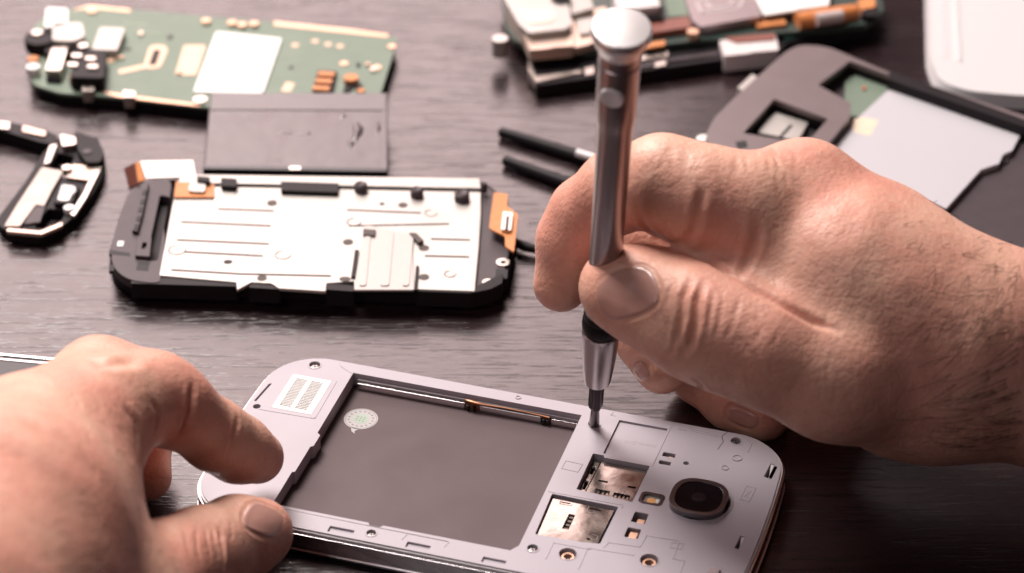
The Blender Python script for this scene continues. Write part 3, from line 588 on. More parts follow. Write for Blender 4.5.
# --- the two boards lying on one another
t, L_ = T('phone_midframe', 'dark phone mid frame with silver edges, lying underneath the board with metal shields', 'phone frame', 650, 60)
ol = px(L_, [(527, 50), (540, 38), (860, 0), (868, 24), (786, 42), (780, 50), (600, 75), (536, 84)], 5, 1)
build('base', MB().prism(ol, .3, 4.4), BLACK, t, .4)
blk('silver_edge', [(529, 56), (536, 76), (580, 70), (582, 72), (536, 82), (528, 70)], 2.0, 5.0, SOLDER, t, .3, .3)
blk('silver_edge', [(584, 68), (594, 66), (594, 73), (586, 75)], 2.0, 5.0, SOLDER, t, .3, .3)
blk('silver_edge', [(640, 55), (668, 51), (668, 56), (640, 60)], 3.0, 5.4, SOLDER, t, .3, .3)
blk('silver_edge', [(600, 70), (718, 51), (718, 55), (600, 74)], 2.0, 4.8, GREYBLK, t, .3, .3); blk('silver_edge', [(655, 62), (666, 60), (666, 65), (655, 67)], 3.0, 4.9, SOLDER, t, .3, .3)
o = blk('white_module', [(719, 40), (776, 35), (779, 50), (724, 56)], .8, 6.6, mat('cream_plastic', (.66, .60, .60), .4), t, .6, .8)
blk('brown_pad', [(724, 37), (775, 33), (775, 39), (736, 42)], 6.5, 7.1, mat('red_brown', (.22, .07, .05), .45), o, .2, .4)
blk('green_tab', [(784, 31), (796, 30), (796, 37), (785, 39)], 4.4, 5.2, mat('dark_green', (.05, .16, .12), .5), t, .2, .3)
t, L_ = T('shielded_board', 'phone circuit board carrying tin shields and a copper roll, lying on a dark frame', 'circuit board', 680, 20)
l0 = 5.0
ol = px(L_, [(500, -10), (506, 28), (514, 40), (540, 51), (600, 52), (700, 40), (800, 31), (866, 24), (884, 10), (880, -12)], 7, 1.5)
bd = build('board', MB().prism(ol, l0, 7), mat('dark_green_board', (.03, .05, .042), .4, var=.2), t, .2)
blk('tan_wall', [(506, 8), (524, 36), (530, 50), (574, 46), (574, 20)], 7, 11, TAN, t, .6, 1)
o = blk('tin_shield', [(500, -14), (556, -14), (568, 0), (572, 24), (566, 29), (529, 33), (519, 24), (505, 0)], 11, 13.4, SHIELD, t, .8, 1.2)
blk('shield_window', [(518, 10), (552, 7), (556, 18), (550, 22), (528, 24)], 13.4, 13.6, TAN, o, .1, .8)
disc('round_socket', 561, -4, 3.2, 12, 14.5, BLACK, t, .5)
o = blk('tan_wall', [(572, 14), (606, 6), (606, 40), (574, 48)], 7, 9.6, TAN, t, .5, .8); blk('tin_block', [(566, -2), (590, -4), (594, 8), (572, 14)], 9.5, 12, SHIELD, o, .5, .6); blk('tin_block', [(576, 20), (598, 16), (602, 30), (580, 34)], 9.5, 10.6, SHIELD, o, .4, .6)
disc('knob', 500, 38, 2.6, 4.0, 10.0, SHIELD, t, 1.0); blk('orange_pad', [(568, 47), (576, 46), (577, 52), (569, 54)], 6.8, 7.6, COPPER, t, .2)
o = blk('white_module', [(612, -10), (656, -12), (660, 6), (618, 11)], 7, 13, mat('cream_plastic', (.7,.6,.6)), t, .6, .8); blk('module_base', [(640, 8), (664, 6), (664, 18), (642, 20)], 7, 10.4, BLACK, o, .4, .6)
blk('green_patch', [(664, -10), (682, -10), (690, 15), (668, 17)], 7, 7.5, GREEN, t, .1, .3)
blk('brown_chip', [(648, 22), (688, 16), (692, 27), (650, 33)], 7, 9.2, mat('red_brown', (.2,.1,.1)), t, .4, .4); disc('solder_dot', 693, 31, 1.9, 7, 9.4, GOLD, t, .5); blk('orange_pad', [(645, 43), (665, 40), (665, 45), (646, 48)], 6.9, 7.6, COPPER, t, .2)
o = blk('grey_shield', [(682, -14), (752, -14), (762, 16), (700, 27), (692, 20)], 7, 10.2, mat('grey_tin', (.36, .30, .31), .4, .8, var=.06), t, .5, 1)
m = MB(); q = [tuple(L_.p(x, y, 10.2)[:2]) for x, y in ((696, 2), (702, 13), (738, 9), (744, -2), (732, -9))]; bar(m, q+[q[0]], .8, 10.1, 10.35); q = [tuple(L_.p(x, y, 10.2)[:2]) for x, y in ((706, 3), (712, 9), (728, 6), (734, 0))]; bar(m, q, .8, 10.1, 10.35)
build('etched_sign', m, mat('pale_etch', (.55, .50, .50), .5, .4), o)
blk('white_label', [(750, -14), (830, -14), (829, 5), (764, 15)], 9.6, 10.4, WHITE, t, .2, .8); 
for x in (729, 735, 741, 747): disc('solder_dot', x, 26-(x-729)*.1, .9, 7, 7.7, SOLDER, t, .2)
blk('orange_pad', [(756, 20), (785, 17), (786, 24), (757, 27)], 6.8, 8.2, COPPER, t, .3, .4)
pts = [L_.p(x, y, 8.6) for x, y in ((797, 22), (815, 19), (840, 15), (856, 12))]
o = build('copper_roll', MB().tube(pts, [2.9, 3.0, 3.0, 2.6], 16), mat('orange_flex_bright', (.66, .24, .08), .4, var=.25, vs=260, coat=.3), t)
pts = [L_.p(x, y+1, 10.0) for x, y in ((816, 19), (842, 15))]; build('roll_band', MB().tube(pts, 2.2, 12), mat('pale_band', (.62, .52, .50), .4, .3, var=.3, vs=500), o)
blk('orange_pad', [(857, 0), (874, -3), (876, 6), (862, 10)], 7, 9.4, COPPER, t, .5, .6); disc('round_socket', 870, 12, 2.8, 6.8, 9.4, BLACK, t, .5)

# --- second phone, black, at the back right
t, L_ = T('black_smartphone', 'black smartphone with an open battery bay and a large pale label behind the wrist', 'smartphone', 900, 130)
Z = 8.5
ol = px(L_, [(705, 134), (713, 118), (735, 96), (785, 51), (800, 44), (828, 46), (885, 70), (1040, 120), (1160, 162), (1010, 300), (960, 282), (860, 235), (722, 152), (707, 144)], Z, [3, 2, 1, 3.5, 4, 4, 2, 2, 5, 5, 2, 2, 4, 3])
camh = px(L_, [(774, 99), (828, 119), (812, 137), (795, 142), (743, 133)], Z, .5)
bayh = px(L_, [(850, 61), (892, 76), (1120, 160), (1000, 268), (800, 178), (850, 117), (851, 103), (818, 85)], Z, .3)
GP = mat('lit_black_case', (.17, .132, .135), .34, var=.08, vs=80, rvar=.05, bump=.02, bs=1500)  # base colour lightened to carry the reflected sheen of the top plate
build('back_frame', MB().prism(ol, 6.9, Z, holes=[camh, bayh], taper=.3), GP, t, .4)
build('frame_wall', MB().prism(ol, 2.0, 6.9, holes=[camh, bayh]), BLACK, t, .2)  # same case, painted black here for the shade deeper down
build('base', MB().prism(offset(ol, -.1), 0, 2.2), BLACK, t, .4)
build('inner_rail', MB().prism(px(L_, [(889, 70), (895, 72), (1130, 158), (1128, 163), (888, 79)], Z+.4), 3, Z+.5), BLACK, t, .3)
build('bay_floor', MB().prism(offset(px(L_, [(850, 61), (892, 76), (1120, 160), (1000, 268), (800, 178), (850, 117), (851, 103), (818, 85)], Z), 1.5), 2.2, 3.4), GREYBLK, t)
build('green_board', MB().prism(px(L_, [(845, 78), (868, 70), (892, 86), (872, 112), (845, 118)], 4.5), 3.4, 4.2), GREEN, t)
lab = px(L_, [(891, 87), (1021, 133), (1012, 150), (1003, 154), (999, 163), (981, 169), (946, 208), (822, 150)], 5.6, .5)
o = build('pale_label', MB().prism(lab, 3.6, 5.4), mat('label_film', (.50, .485, .515), .42, var=.03, vs=50), t, .2)
build('amber_patch', MB().prism(px(L_, [(853, 119), (864, 117), (879, 120), (870, 136), (852, 131)], 5.5, 1), 5.3, 5.44), mat('amber_paper', (.74, .60, .46), .5), o)
q = L_.p(1000, 158, 4.5); build('ring_mark', MB().lathe([(2.4, 3.3), (2.3, 4.2), (1.8, 4.2)], q.x, q.y, 24, cap=False), GREYBLK, t)
for x, y in ((836, 124), (842, 119)): 
    q = L_.p(x, y, 6.0); build('gold_contact', MB().box(q.x-1, q.x+1, q.y-1, q.y+1, 3.4, 6.2), GOLD, t, .2)
for x, y in ((828, 85), (833, 80), (864, 88)): q = L_.p(x, y, 4.6); build('copper_dot', MB().cyl(q.x, q.y, .7, 3.4, 4.8, 12), mat('red_copper', (.7, .22, .1), .4, .5), t)
build('camera_floor', MB().prism(offset(px(L_, [(774, 99), (828, 119), (812, 137), (795, 142), (743, 133)], Z), 1), 2.2, 3.0), HOLE, t)
o = build('camera_plate', MB().prism(px(L_, [(776, 112), (808, 122), (798, 140), (758, 132), (768, 118)], 5.4, .4), 3.0, 5.2), SHIELD, t, .3)
build('plate_cut', MB().prism(px(L_, [(790, 124), (793, 125), (782, 137), (779, 136)], 5.4), 5, 5.3), HOLE, o)
build('side_key', MB().prism(px(L_, [(737, 92), (752, 78), (757, 81), (742, 95)], 6.5, .4), 5, 8.0), SHIELD, t, .5)
q = L_.p(704, 140, 3); build('corner_jack', MB().lathe([(2.3, 0), (2.3, 3.5), (1.2, 4.2)], q.x, q.y, 18), WHITE, t)
build('dark_notch', MB().prism(px(L_, [(735, 142), (746, 140), (748, 147), (738, 149)], Z+.1, .5), 6, Z+.06), HOLE, t)

# --- white back cover, far right corner
t, L_ = T('white_back_cover', 'glossy white plastic back cover lying in the far corner behind the black smartphone', 'back cover', 990, 50)
ol = px(L_, [(925, -40), (927, 60), (938, 82), (966, 92), (1010, 96), (1150, 104), (1150, -40)], 5, [2, 8, 6, 6, 4, 2, 2])
WP = mat('white_gloss_plastic', (.66, .64, .645), .26, var=.02, coat=.4)
build('shell', MB().prism(ol, .4, 4.8, taper=1.2), WP, t, 1.4, seg=4)
build('side_groove', MB().prism(px(L_, [(937, -40), (945, -40), (948, 58), (940, 56)], 5, .8), 4.6, 4.95), mat('grey_groove', (.62, .58, .60), .4), t, .2)
build('side_groove', MB().prism(px(L_, [(952, -40), (956, -40), (962, 62), (957, 60)], 5, .6), 4.6, 5.2), WP, t, .3)

# --- black tweezers
t, L_ = T('tweezers', 'black tweezers with rounded ends, lying open behind the first finger', 'tweezers', 560, 165)
for (pts) in ([(503, 132.5), (530, 141), (600, 163), (680, 190)], [(507, 161), (530, 170), (600, 195), (680, 216)]):
    P = [L_.p(x, y, 1.9) for x, y in pts]; build('arm', MB().tube(P, [1.5, 1.8, 2.1, 2.2], 12), BLACK, t)
    build('arm_end', MB().lathe([(.4, -1.6), (1.3, -1.2), (1.6, 0), (1.2, 1.1), (.4, 1.4)], P[0].x, P[0].y+.2, 14, M=Matrix.Translation(P[0])), BLACK, t)
P = [L_.p(x, y, 3.6) for x, y in ((577, 153), (600, 160))]; build('silver_sleeve', MB().tube(P, [1.3, 1.3], 12), mat('white_sleeve', (.7, .68, .69), .35), t)
# --- black lead running under the finger
t, L_ = T('black_cable', 'short black cable running from the chassis to under the finger', 'cable', 540, 250)
P = [L_.p(x, y, 2.2) for x, y in ((506, 240), (516, 243), (526, 247), (545, 251), (575, 255), (640, 262))]; build('lead', MB().tube(P, [1.3, 1.4, 1.4, 1.2, 1.2, 1.2], 12), BLACK, t)
# --- edge of another phone behind the left hand
t, L_ = T('dark_phone', 'dark glossy phone with a silver rim, mostly covered by the hand at the left', 'smartphone', 10, 380)
ol = px(L_, [(-150, 338), (60, 357), (96, 361), (96, 400), (60, 450), (-200, 430)], 7, [3, 3, 3, 3, 3, 3])
build('body', MB().prism(ol, .3, 6.2), mat('satin_black', (.015, .012, .014), .5), t, .6)
build('rim', MB().prism(offset(ol, .2), 4.6, 6.6, holes=[offset(ol, -.9)]), CHROME, t, .4)
build('inner_line', MB().prism(offset(ol, -2.0), 6.1, 6.4, holes=[offset(ol, -2.7)]), CHROME, t, .1)
# ------------------------------------------------------------------ the screwdriver
tip = Matrix.Rotation(PR_, 4, 'Z') @ Vector((18.5, 27.1, 0))+Vector((PL[0], PL[1], 5.8))
TLEN = 136.0
top_ = at(622, 26, 5.8+TLEN*.995)
axis = (top_-tip); TLEN = axis.length
AX = axis.normalized(); qt = AX.to_track_quat('Z', 'Y').to_matrix().to_4x4()
sd_ = thing('screwdriver', 'slim brushed grey metal precision screwdriver with a domed cap, upright on the phone', 'screwdriver', tip)
sd_.rotation_euler = qt.to_euler()
def zpx(py):   # distance up the axis that shows at a photograph row
    lo, hi = 0, 200
    for _ in range(40):
        m = (lo+hi)/2; p = tip+AX*m-CAM; y = H/2-F*(p.dot(UP))/(p.dot(FWD))
        if y > py: lo = m
        else: hi = m
    return lo
def rpx(w, py): # radius that shows as w pixels wide
    p = tip+AX*zpx(py)-CAM; return w/2*p.dot(FWD)/F
SDM = mat('brushed_handle', (.36, .30, .30), .31, 1.0, var=.05, vs=120, rvar=.04, stretch=(1, 1, .08))
SDL = mat('polished_cap', (.70, .66, .66), .36, .8, var=.03)
SDD = mat('dark_bit_steel', (.07, .055, .06), .34, 1.0, var=.1)
def prof(rows): return [(rpx(w, y), zpx(y)) for w, y in rows]
zt = zpx(20)
build('cap', MB().lathe([(rpx(44, 46), zpx(50)), (rpx(46, 46), zpx(45)), (rpx(54, 42), zpx(41)), (rpx(60, 36), zpx(36)), (rpx(62, 32), zpx(31)), (rpx(61, 32), zpx(28.2)), (rpx(58.5, 28), zpx(27.2)), (rpx(36, 28), zpx(26.6)), (rpx(14, 28), zpx(26.3))], n=48), SDL, sd_)
body = prof([(25, 332), (33, 322), (34, 312), (33.5, 260), (33.5, 225), (34.2, 190), (35.2, 160), (36.5, 128), (38.5, 119), (41.3, 112), (42.0, 96), (43.2, 61)])
body += [(rpx(40.5, 60), zpx(60.2)), (rpx(40.5, 60), zpx(59.2)), (rpx(43, 58), zpx(58.5)), (rpx(44, 50), zpx(49))]
build('handle', MB().lathe(body, n=48), SDM, sd_)
# thumb-sized dimple on the handle: a bright domed rivet facing the viewer
zr = zpx(84); side = (CAM-(tip+AX*zr)); side = (qt.inverted() @ side); side.z = 0; side.normalize(); side = (Matrix.Rotation(R(-14), 3, 'Z') @ side)
Mr = Matrix.Translation(Vector((0, 0, zr))+side*(rpx(43, 96)-.9)) @ side.to_track_quat('Z', 'Y').to_matrix().to_4x4()
build('rivet', MB().lathe([(2.75, 0), (2.75, 1.0), (2.5, 1.25), (1.8, 1.15), (1.0, 1.0), (.1, .95)], M=Mr, n=28), mat('pale_rivet', (.85, .82, .82), .35, .1), sd_)
build('rubber_ring', MB().lathe(prof([(34, 329), (38, 327), (39, 323), (38, 319), (34, 317)]), n=40), BLACK, sd_)
build('rubber_ring', MB().lathe(prof([(30, 318), (35.5, 316.5), (36.5, 313.5), (35, 311), (30, 310)]), n=40), BLACK, sd_)
build('chuck', MB().lathe(prof([(22, 381), (26.5, 380), (28.5, 376), (32, 365), (35.5, 352), (37.5, 341), (38, 333), (37.5, 330), (36, 329)]), n=40), mat('chuck_steel', (.56, .51, .51), .30, 1.0, var=.03), sd_)
build('bit_shank', MB().lathe(prof([(9, 408), (14, 407), (16, 404), (16, 384), (17, 378)]), n=6), SDD, sd_, .25, smooth=False)
build('bit_tip', MB().lathe([(.25, 0), (.9, 1.2), (1.35, 2.6)]+prof([(8.5, 410), (10, 404)]), n=16), mat('bit_steel', (.14, .12, .12), .3, 1.0), sd_)
# ------------------------------------------------------------------ hands: one continuous surface each, from blended tapered limbs
def rcone(P, a, b, r1, r2):
    ba = b-a; l2 = ba@ba; h = np.clip(((P-a)@ba)/l2, 0, 1)
    return np.linalg.norm(P-a-h[..., None]*ba, axis=-1)-(r1+(r2-r1)*h)
def smin(a, b, k):
    h = np.clip(.5+.5*(b-a)/k, 0, 1); return b*(1-h)+a*h-k*h*(1-h)
def field(prims, vox):
    """prims: (a, b, r1, r2, k[, squash axis, squash factor])"""
    lo = np.full(3, 1e9); hi = -lo
    for p in prims:
        for q, r in ((p[0], p[2]), (p[1], p[3])): lo = np.minimum(lo, q-r-3); hi = np.maximum(hi, q+r+3)
    n = np.ceil((hi-lo)/vox).astype(int)+1; G = np.full(n, 50.0, np.float32)
    for p in prims:
        a, b, r1, r2, k = p[:5]; pad = max(k, 4)+3
        l = np.minimum(a-r1, b-r2)-pad; h = np.maximum(a+r1, b+r2)+pad
        i0 = np.clip(np.floor((l-lo)/vox).astype(int), 0, n); i1 = np.clip(np.ceil((h-lo)/vox).astype(int)+1, 0, n)
        xs = [lo[d]+vox*np.arange(i0[d], i1[d]) for d in range(3)]
        P = np.stack(np.meshgrid(*xs, indexing='ij'), -1)
        if len(p) > 5:
            ax, f = p[5], p[6]; c = (a+b)/2; dd = (P-c)@ax; P = P+(dd*(1/f-1))[..., None]*ax
            da = (a-c)@ax*(1/f-1); db = (b-c)@ax*(1/f-1); a = a+da*ax; b = b+db*ax
            D = rcone(P, a, b, r1, r2)*min(1, f)**.5
        else: D = rcone(P, a, b, r1, r2)
        sl = tuple(slice(i0[d], i1[d]) for d in range(3)); G[sl] = smin(G[sl], D.astype(np.float32), k)
    return G, lo
def surface_nets(G, lo, vox):
    ins = G < 0; nx, ny, nz = G.shape
    c = np.zeros((nx-1, ny-1, nz-1), int)
    for dx in (0, 1):
        for dy in (0, 1):
            for dz in (0, 1): c += ins[dx:nx-1+dx, dy:ny-1+dy, dz:nz-1+dz]
    cell = (c > 0) & (c < 8); ids = -np.ones(cell.shape, int); I = np.argwhere(cell); ids[cell] = np.arange(len(I))
    acc = np.zeros((len(I), 3)); cnt = np.zeros(len(I))
    corners = [(0,0,0),(1,0,0),(0,1,0),(1,1,0),(0,0,1),(1,0,1),(0,1,1),(1,1,1)]
    for i in range(8):
        for j in range(i+1, 8):
            d = np.array(corners[j])-np.array(corners[i])
            if abs(d).sum() != 1 or d.min() < 0: continue
            A = G[tuple((I+corners[i]).T)]; B = G[tuple((I+corners[j]).T)]; m = (A < 0) != (B < 0)
            t = np.where(m, A/np.where(m, A-B, 1), 0); p = I+np.array(corners[i])+t[:, None]*d
            acc[m] += p[m]; cnt[m] += 1
    V = lo+vox*(acc/cnt[:, None]); Q = []
    for ax in range(3):
        s0 = [slice(None)]*3; s1 = [slice(None)]*3; s0[ax] = slice(0, -1); s1[ax] = slice(1, None)
        e = ins[tuple(s0)] != ins[tuple(s1)]; E = np.argwhere(e); u, v = [(1, 2), (2, 0), (0, 1)][ax]
        E = E[(E[:, u] > 0) & (E[:, v] > 0) & (E[:, u] < G.shape[u]-1) & (E[:, v] < G.shape[v]-1)]
        du = np.eye(3, dtype=int)[u]; dv = np.eye(3, dtype=int)[v]
        q = np.stack([ids[tuple((E-du-dv).T)], ids[tuple((E-dv).T)], ids[tuple(E.T)], ids[tuple((E-du).T)]], 1)
        fl = ~ins[tuple(E.T)]; q[fl] = q[fl][:, ::-1]; Q.append(q[(q >= 0).all(1)])
    return V, np.concatenate(Q)
def smooth_verts(V, Q, it, w=.5):
    e = np.concatenate([Q[:, [0, 1]], Q[:, [1, 2]], Q[:, [2, 3]], Q[:, [3, 0]]]); n = len(V)
    deg = np.bincount(e.ravel(), minlength=n)[:, None]
    for i in range(it):
        a = np.zeros_like(V)
        for d in range(3): a[:, d] = np.bincount(e[:, 0], V[e[:, 1], d], n)+np.bincount(e[:, 1], V[e[:, 0], d], n)
        V = V+w*(a/deg-V)
    return V
def normals(V, Q):
    nf = np.cross(V[Q[:, 2]]-V[Q[:, 0]], V[Q[:, 3]]-V[Q[:, 1]]); n = np.zeros_like(V)
    for k in range(4):
        for d in range(3): n[:, d] += np.bincount(Q[:, k], nf[:, d], len(V))
    return n/np.maximum(np.linalg.norm(n, axis=1)[:, None], 1e-9)
def bvh_of(V, Q): return BVHTree.FromPolygons([tuple(v) for v in V], [tuple(int(i) for i in q) for q in Q])
def hit(bv, px, py):
    r = bv.ray_cast(CAM, ray_dir(px, py)); return (np.array(r[0]), np.array(r[1])) if r[0] is not None else (None, None)
def crease(V, N, bv, line, depth, width, ridge=.35, sub=1.2, fade=True):
    """press a fold along a line drawn on the skin, with raised lips either side"""
    pts = []
    for (a, b) in zip(line[:-1], line[1:]):
        L_ = math.hypot(b[0]-a[0], b[1]-a[1]); m = max(2, int(L_/sub))
        for k in range(m): pts.append((a[0]+(b[0]-a[0])*k/m, a[1]+(b[1]-a[1])*k/m))
    pts.append(line[-1]); H_ = [hit(bv, *p)[0] for p in pts]; K = len(H_)
    q = [(h, min(1, 4*min(i, K-1-i)/K+.15) if fade else 1) for i, h in enumerate(H_) if h is not None]
    if len(q) < 2: return V
    P = np.array([x[0] for x in q]); Fd = np.array([x[1] for x in q])
    lo, hi = P.min(0)-4*width, P.max(0)+4*width; idx = np.where(((V > lo) & (V < hi)).all(1))[0]
    D = np.linalg.norm(V[idx][:, None]-P[None], axis=2); j = D.argmin(1); d = D[np.arange(len(idx)), j]; f = Fd[j]
    off = -depth*f*np.exp(-(d/width)**2)+ridge*depth*f*np.exp(-((d-2.0*width)/(width*.9))**2)
    V = V.copy(); V[idx] += N[idx]*off[:, None]; return V
def hand_mesh(prims, vox, it=6):
    G, lo = field(prims, vox); V, Q = surface_nets(G, lo, vox); V = smooth_verts(V, Q, it); return V, Q
def link_hand(name, V, Q, m, parent):
    me = bpy.data.meshes.new(name); me.vertices.add(len(V)); me.vertices.foreach_set('co', (V*S).astype(np.float32).ravel())
    me.loops.add(len(Q)*4); me.loops.foreach_set('vertex_index', Q.astype(np.int32).ravel())
    me.polygons.add(len(Q)); me.polygons.foreach_set('loop_start', np.arange(0, len(Q)*4, 4, dtype=np.int32))
    me.update(calc_edges=True); me.validate(); me.polygons.foreach_set('use_smooth', [True]*len(me.polygons)); me.materials.append(m)
    o = bpy.data.objects.new(name, me); C.objects.link(o)
    if parent: o.parent = parent
    return o
def nail(bv, cx, cy, ax, ay, ang, parent, m, lift=.35, pw=2.6, n=22, tip=0):
    """curved plate laid on the fingertip: half sizes ax (along) and ay (across) in photo pixels"""
    mb_ = MB(); rows = []; c, s_ = math.cos(ang), math.sin(ang)
    for i in range(n+1):
        row = []
        for j in range(n+1):
            u, v = 2*i/n-1, 2*j/n-1
            # square to squircle
            x = u*math.sqrt(1-v*v/2*.75); y = v*math.sqrt(1-u*u/2*.75)
            h, nn = hit(bv, cx+(x*ax)*c-(y*ay)*s_, cy+(x*ax)*s_+(y*ay)*c)
            if h is None: row.append(None); continue
            rr = max(abs(u), abs(v)); l = lift*(1-rr**6)+.03; 
            if u > .75: l += tip*(u-.75)*4
            row.append(Vector(h)+Vector(nn)*l)
        rows.append(row)
    idx = {}; V = []
    for i in range(n+1):
        for j in range(n+1):
            if rows[i][j] is not None: idx[i, j] = len(V); V.append(rows[i][j])
    fs = [(idx[i, j], idx[i+1, j], idx[i+1, j+1], idx[i, j+1]) for i in range(n) for j in range(n) if all(k in idx for k in ((i, j), (i+1, j), (i+1, j+1), (i, j+1)))]
    mb_.add(V, fs); o = build('fingernail', mb_, m, parent); o.data.polygons.foreach_set('use_smooth', [True]*len(o.data.polygons)); return o

def skin(name, base, redness):
    m = bpy.data.materials.new(name); m.use_nodes = True; n = m.node_tree.nodes; L = m.node_tree.links; b = n['Principled BSDF']
    tc = n.new('ShaderNodeTexCoord')
    def noise(s, d=3, r=.5):
        x = n.new('ShaderNodeTexNoise'); x.inputs['Scale'].default_value = s; x.inputs['Detail'].default_value = d; x.inputs['Roughness'].default_value = r
        L.new(tc.outputs['Object'], x.inputs['Vector']); return x
    def rng_(x, a, bb, c0, c1):
        r = n.new('ShaderNodeMapRange'); r.inputs[1].default_value = a; r.inputs[2].default_value = bb; r.inputs[3].default_value = c0; r.inputs[4].default_value = c1
        L.new(x, r.inputs[0]); return r.outputs[0]
    def mix(f, a, bb, typ='MIX'):
        x = n.new('ShaderNodeMix'); x.data_type = 'RGBA'; x.blend_type = typ
        if isinstance(f, float): x.inputs[0].default_value = f
        else: L.new(f, x.inputs[0])
        for s_, v in ((6, a), (7, bb)):
            if isinstance(v, tuple): x.inputs[s_].default_value = v
            else: L.new(v, x.inputs[s_])
        return x.outputs[2]
    big = noise(45, 3); mid = noise(190, 4, .6); fine = noise(900, 2)
    c = mix(rng_(big.outputs[0], .35, .68, 0, 1), (*base, 1), (*redness, 1))
    c = mix(rng_(mid.outputs[0], .45, .75, 0, .45), c, (base[0]*.72, base[1]*.52, base[2]*.5, 1))
    c = mix(rng_(fine.outputs[0], .55, .8, 0, .25), c, (base[0]*1.1, base[1]*1.15, base[2]*1.1, 1))
    L.new(c, b.inputs['Base Color'])
    b.inputs['Subsurface Weight'].default_value = .22; b.inputs['Subsurface Radius'].default_value = (1.0, .32, .18); b.inputs['Subsurface Scale'].default_value = .0022
    b.inputs['Specular IOR Level'].default_value = .42
    L.new(rng_(mid.outputs[0], .3, .7, .40, .56), b.inputs['Roughness'])
    vo = n.new('ShaderNodeTexVoronoi'); vo.feature = 'F1'; vo.inputs['Scale'].default_value = 1000
    mp = n.new('ShaderNodeMapping'); mp.inputs['Rotation'].default_value = (.3, .5, .4); mp.inputs['Scale'].default_value = (1, 1.5, .8)
    # fine lattice of lines, bent by noise
    ad = n.new('ShaderNodeVectorMath'); ad.operation = 'MULTIPLY_ADD'; nz = noise(300, 2)
    L.new(nz.outputs[1], ad.inputs[0]); ad.inputs[1].default_value = (.0007,)*3; L.new(tc.outputs['Object'], ad.inputs[2])
    L.new(ad.outputs[0], mp.inputs[0]); L.new(mp.outputs[0], vo.inputs['Vector'])
    ve = rng_(vo.outputs[0], .0, .8, 1, 0)
    b1 = n.new('ShaderNodeBump'); b1.inputs['Distance'].default_value = .00006; L.new(ve, b1.inputs['Height'])
    b2 = n.new('ShaderNodeBump'); b2.inputs['Distance'].default_value = .0004; L.new(mid.outputs[0], b2.inputs['Height']); L.new(b1.outputs[0], b2.inputs['Normal'])
    b3 = n.new('ShaderNodeBump'); b3.inputs['Distance'].default_value = .00018; L.new(noise(620, 3, .6).outputs[0], b3.inputs['Height']); L.new(b2.outputs[0], b3.inputs['Normal'])
    L.new(b3.outputs[0], b.inputs['Normal']); return m
SKIN = skin('skin', (.74, .432, .322), (.71, .33, .25))
NAILM = mat('nail', (.56, .31, .26), .24, var=.05, vs=120, coat=.25, bump=.02, bs=500, sss=.15)

def A(px, py, z): return np.array(at(px, py, z))
def away(px, py, z, d):
    """the same sight line, d millimetres deeper"""
    v = ray_dir(px, py); return A(px, py, z)+np.array(v)*d

def groove(V, N, bv, cx, cy, ax, ay, ang):
    c, s_ = math.cos(ang), math.sin(ang); pts = []
    for k in range(29):
        t = R(35+290*k/28); x, y = 1.06*ax*math.copysign(abs(math.cos(t))**.75, math.cos(t)), 1.06*ay*math.copysign(abs(math.sin(t))**.75, math.sin(t)); pts.append((cx+x*c-y*s_, cy+x*s_+y*c))
    return crease(V, N, bv, pts, .2, .5, .8, 1.0)
NR = [(628, 293, 31, 24, R(160)), (743, 417, 17, 9, R(22)), (641, 371, 10, 7, R(60))]
# ---- right hand
r_ = []
def limb(lst, pts, ks):
    for i in range(len(pts)-1): lst.append((pts[i][0], pts[i+1][0], pts[i][1], pts[i+1][1], ks if isinstance(ks, (int, float)) else ks[i]))
# back of the hand and wrist
limb(r_, [(A(806, 200, 75), 12.9), (A(878, 252, 64), 15.5), (A(975, 340, 50), 21.5), (A(1090, 372, 44), 21.5), (A(1250, 402, 40), 26)], 7)
limb(r_, [(A(838, 236, 58), 12), (A(900, 300, 50), 17), (A(985, 340, 46), 21)], 8)
limb(r_, [(A(850, 300, 40), 14), (A(925, 352, 40), 20), (A(1000, 360, 40), 21), (A(1100, 376, 40), 23), (A(1250, 405, 38), 27)], 9)
limb(r_, [(A(835, 340, 36), 13), (A(900, 378, 36), 15.5), (A(980, 378, 42), 16)], 8)
# thumb
limb(r_, [(A(930, 388, 40), 15.5), (A(838, 370, 50), 15.4), (A(767, 346, 56), 13.9), (A(724, 331, 58), 13.5), (A(694, 318, 59), 13.4), (A(655, 300, 60), 11.4), (A(632, 291, 60.5), 10.4), (A(619, 287, 61), 9.4)], [12, 8, 4, 4, 4, 4, 4])
# web between thumb and first finger
limb(r_, [(A(782, 250, 70), 12), (A(848, 268, 67), 16.5), (A(900, 300, 60), 18.5), (A(960, 340, 52), 20)], 9)
# first finger
limb(r_, [(A(800, 199, 75), 13.0), (A(745, 205, 79), 11.5), (A(700, 195, 81), 11.5), (A(662, 181, 83), 10.6)], [8, 5, 4])
limb(r_, [(away(662, 180, 83, 0), 10.2), (away(620, 190, 80, 7), 9.6), (away(586, 214, 74, 12), 8.7), (away(572, 240, 68, 13), 8.3), (away(561, 284, 57, 12), 6.9)], [4, 4, 3, 3])
limb(r_, [(A(671, 200, 75), 9.6), (A(715, 212, 73), 10.2)], 1.5)
limb(r_, [(away(790, 245, 60, 14), 12), (away(700, 238, 60, 20), 10), (away(642, 240, 56, 17), 8.5)], 1.2)
limb(r_, [(A(719, 228, 69), 8.2), (A(775, 240, 67), 11), (A(850, 275, 58), 14)], [1.6, 8])
# second finger curled behind the thumb
limb(r_, [(away(800, 240, 55, 22), 13), (away(720, 262, 50, 26), 10.5), (away(668, 300, 42, 24), 9.6), (away(650, 335, 34, 20), 9.0), (away(662, 366, 27, 17), 7.2)], [8, 3, 3, 3])
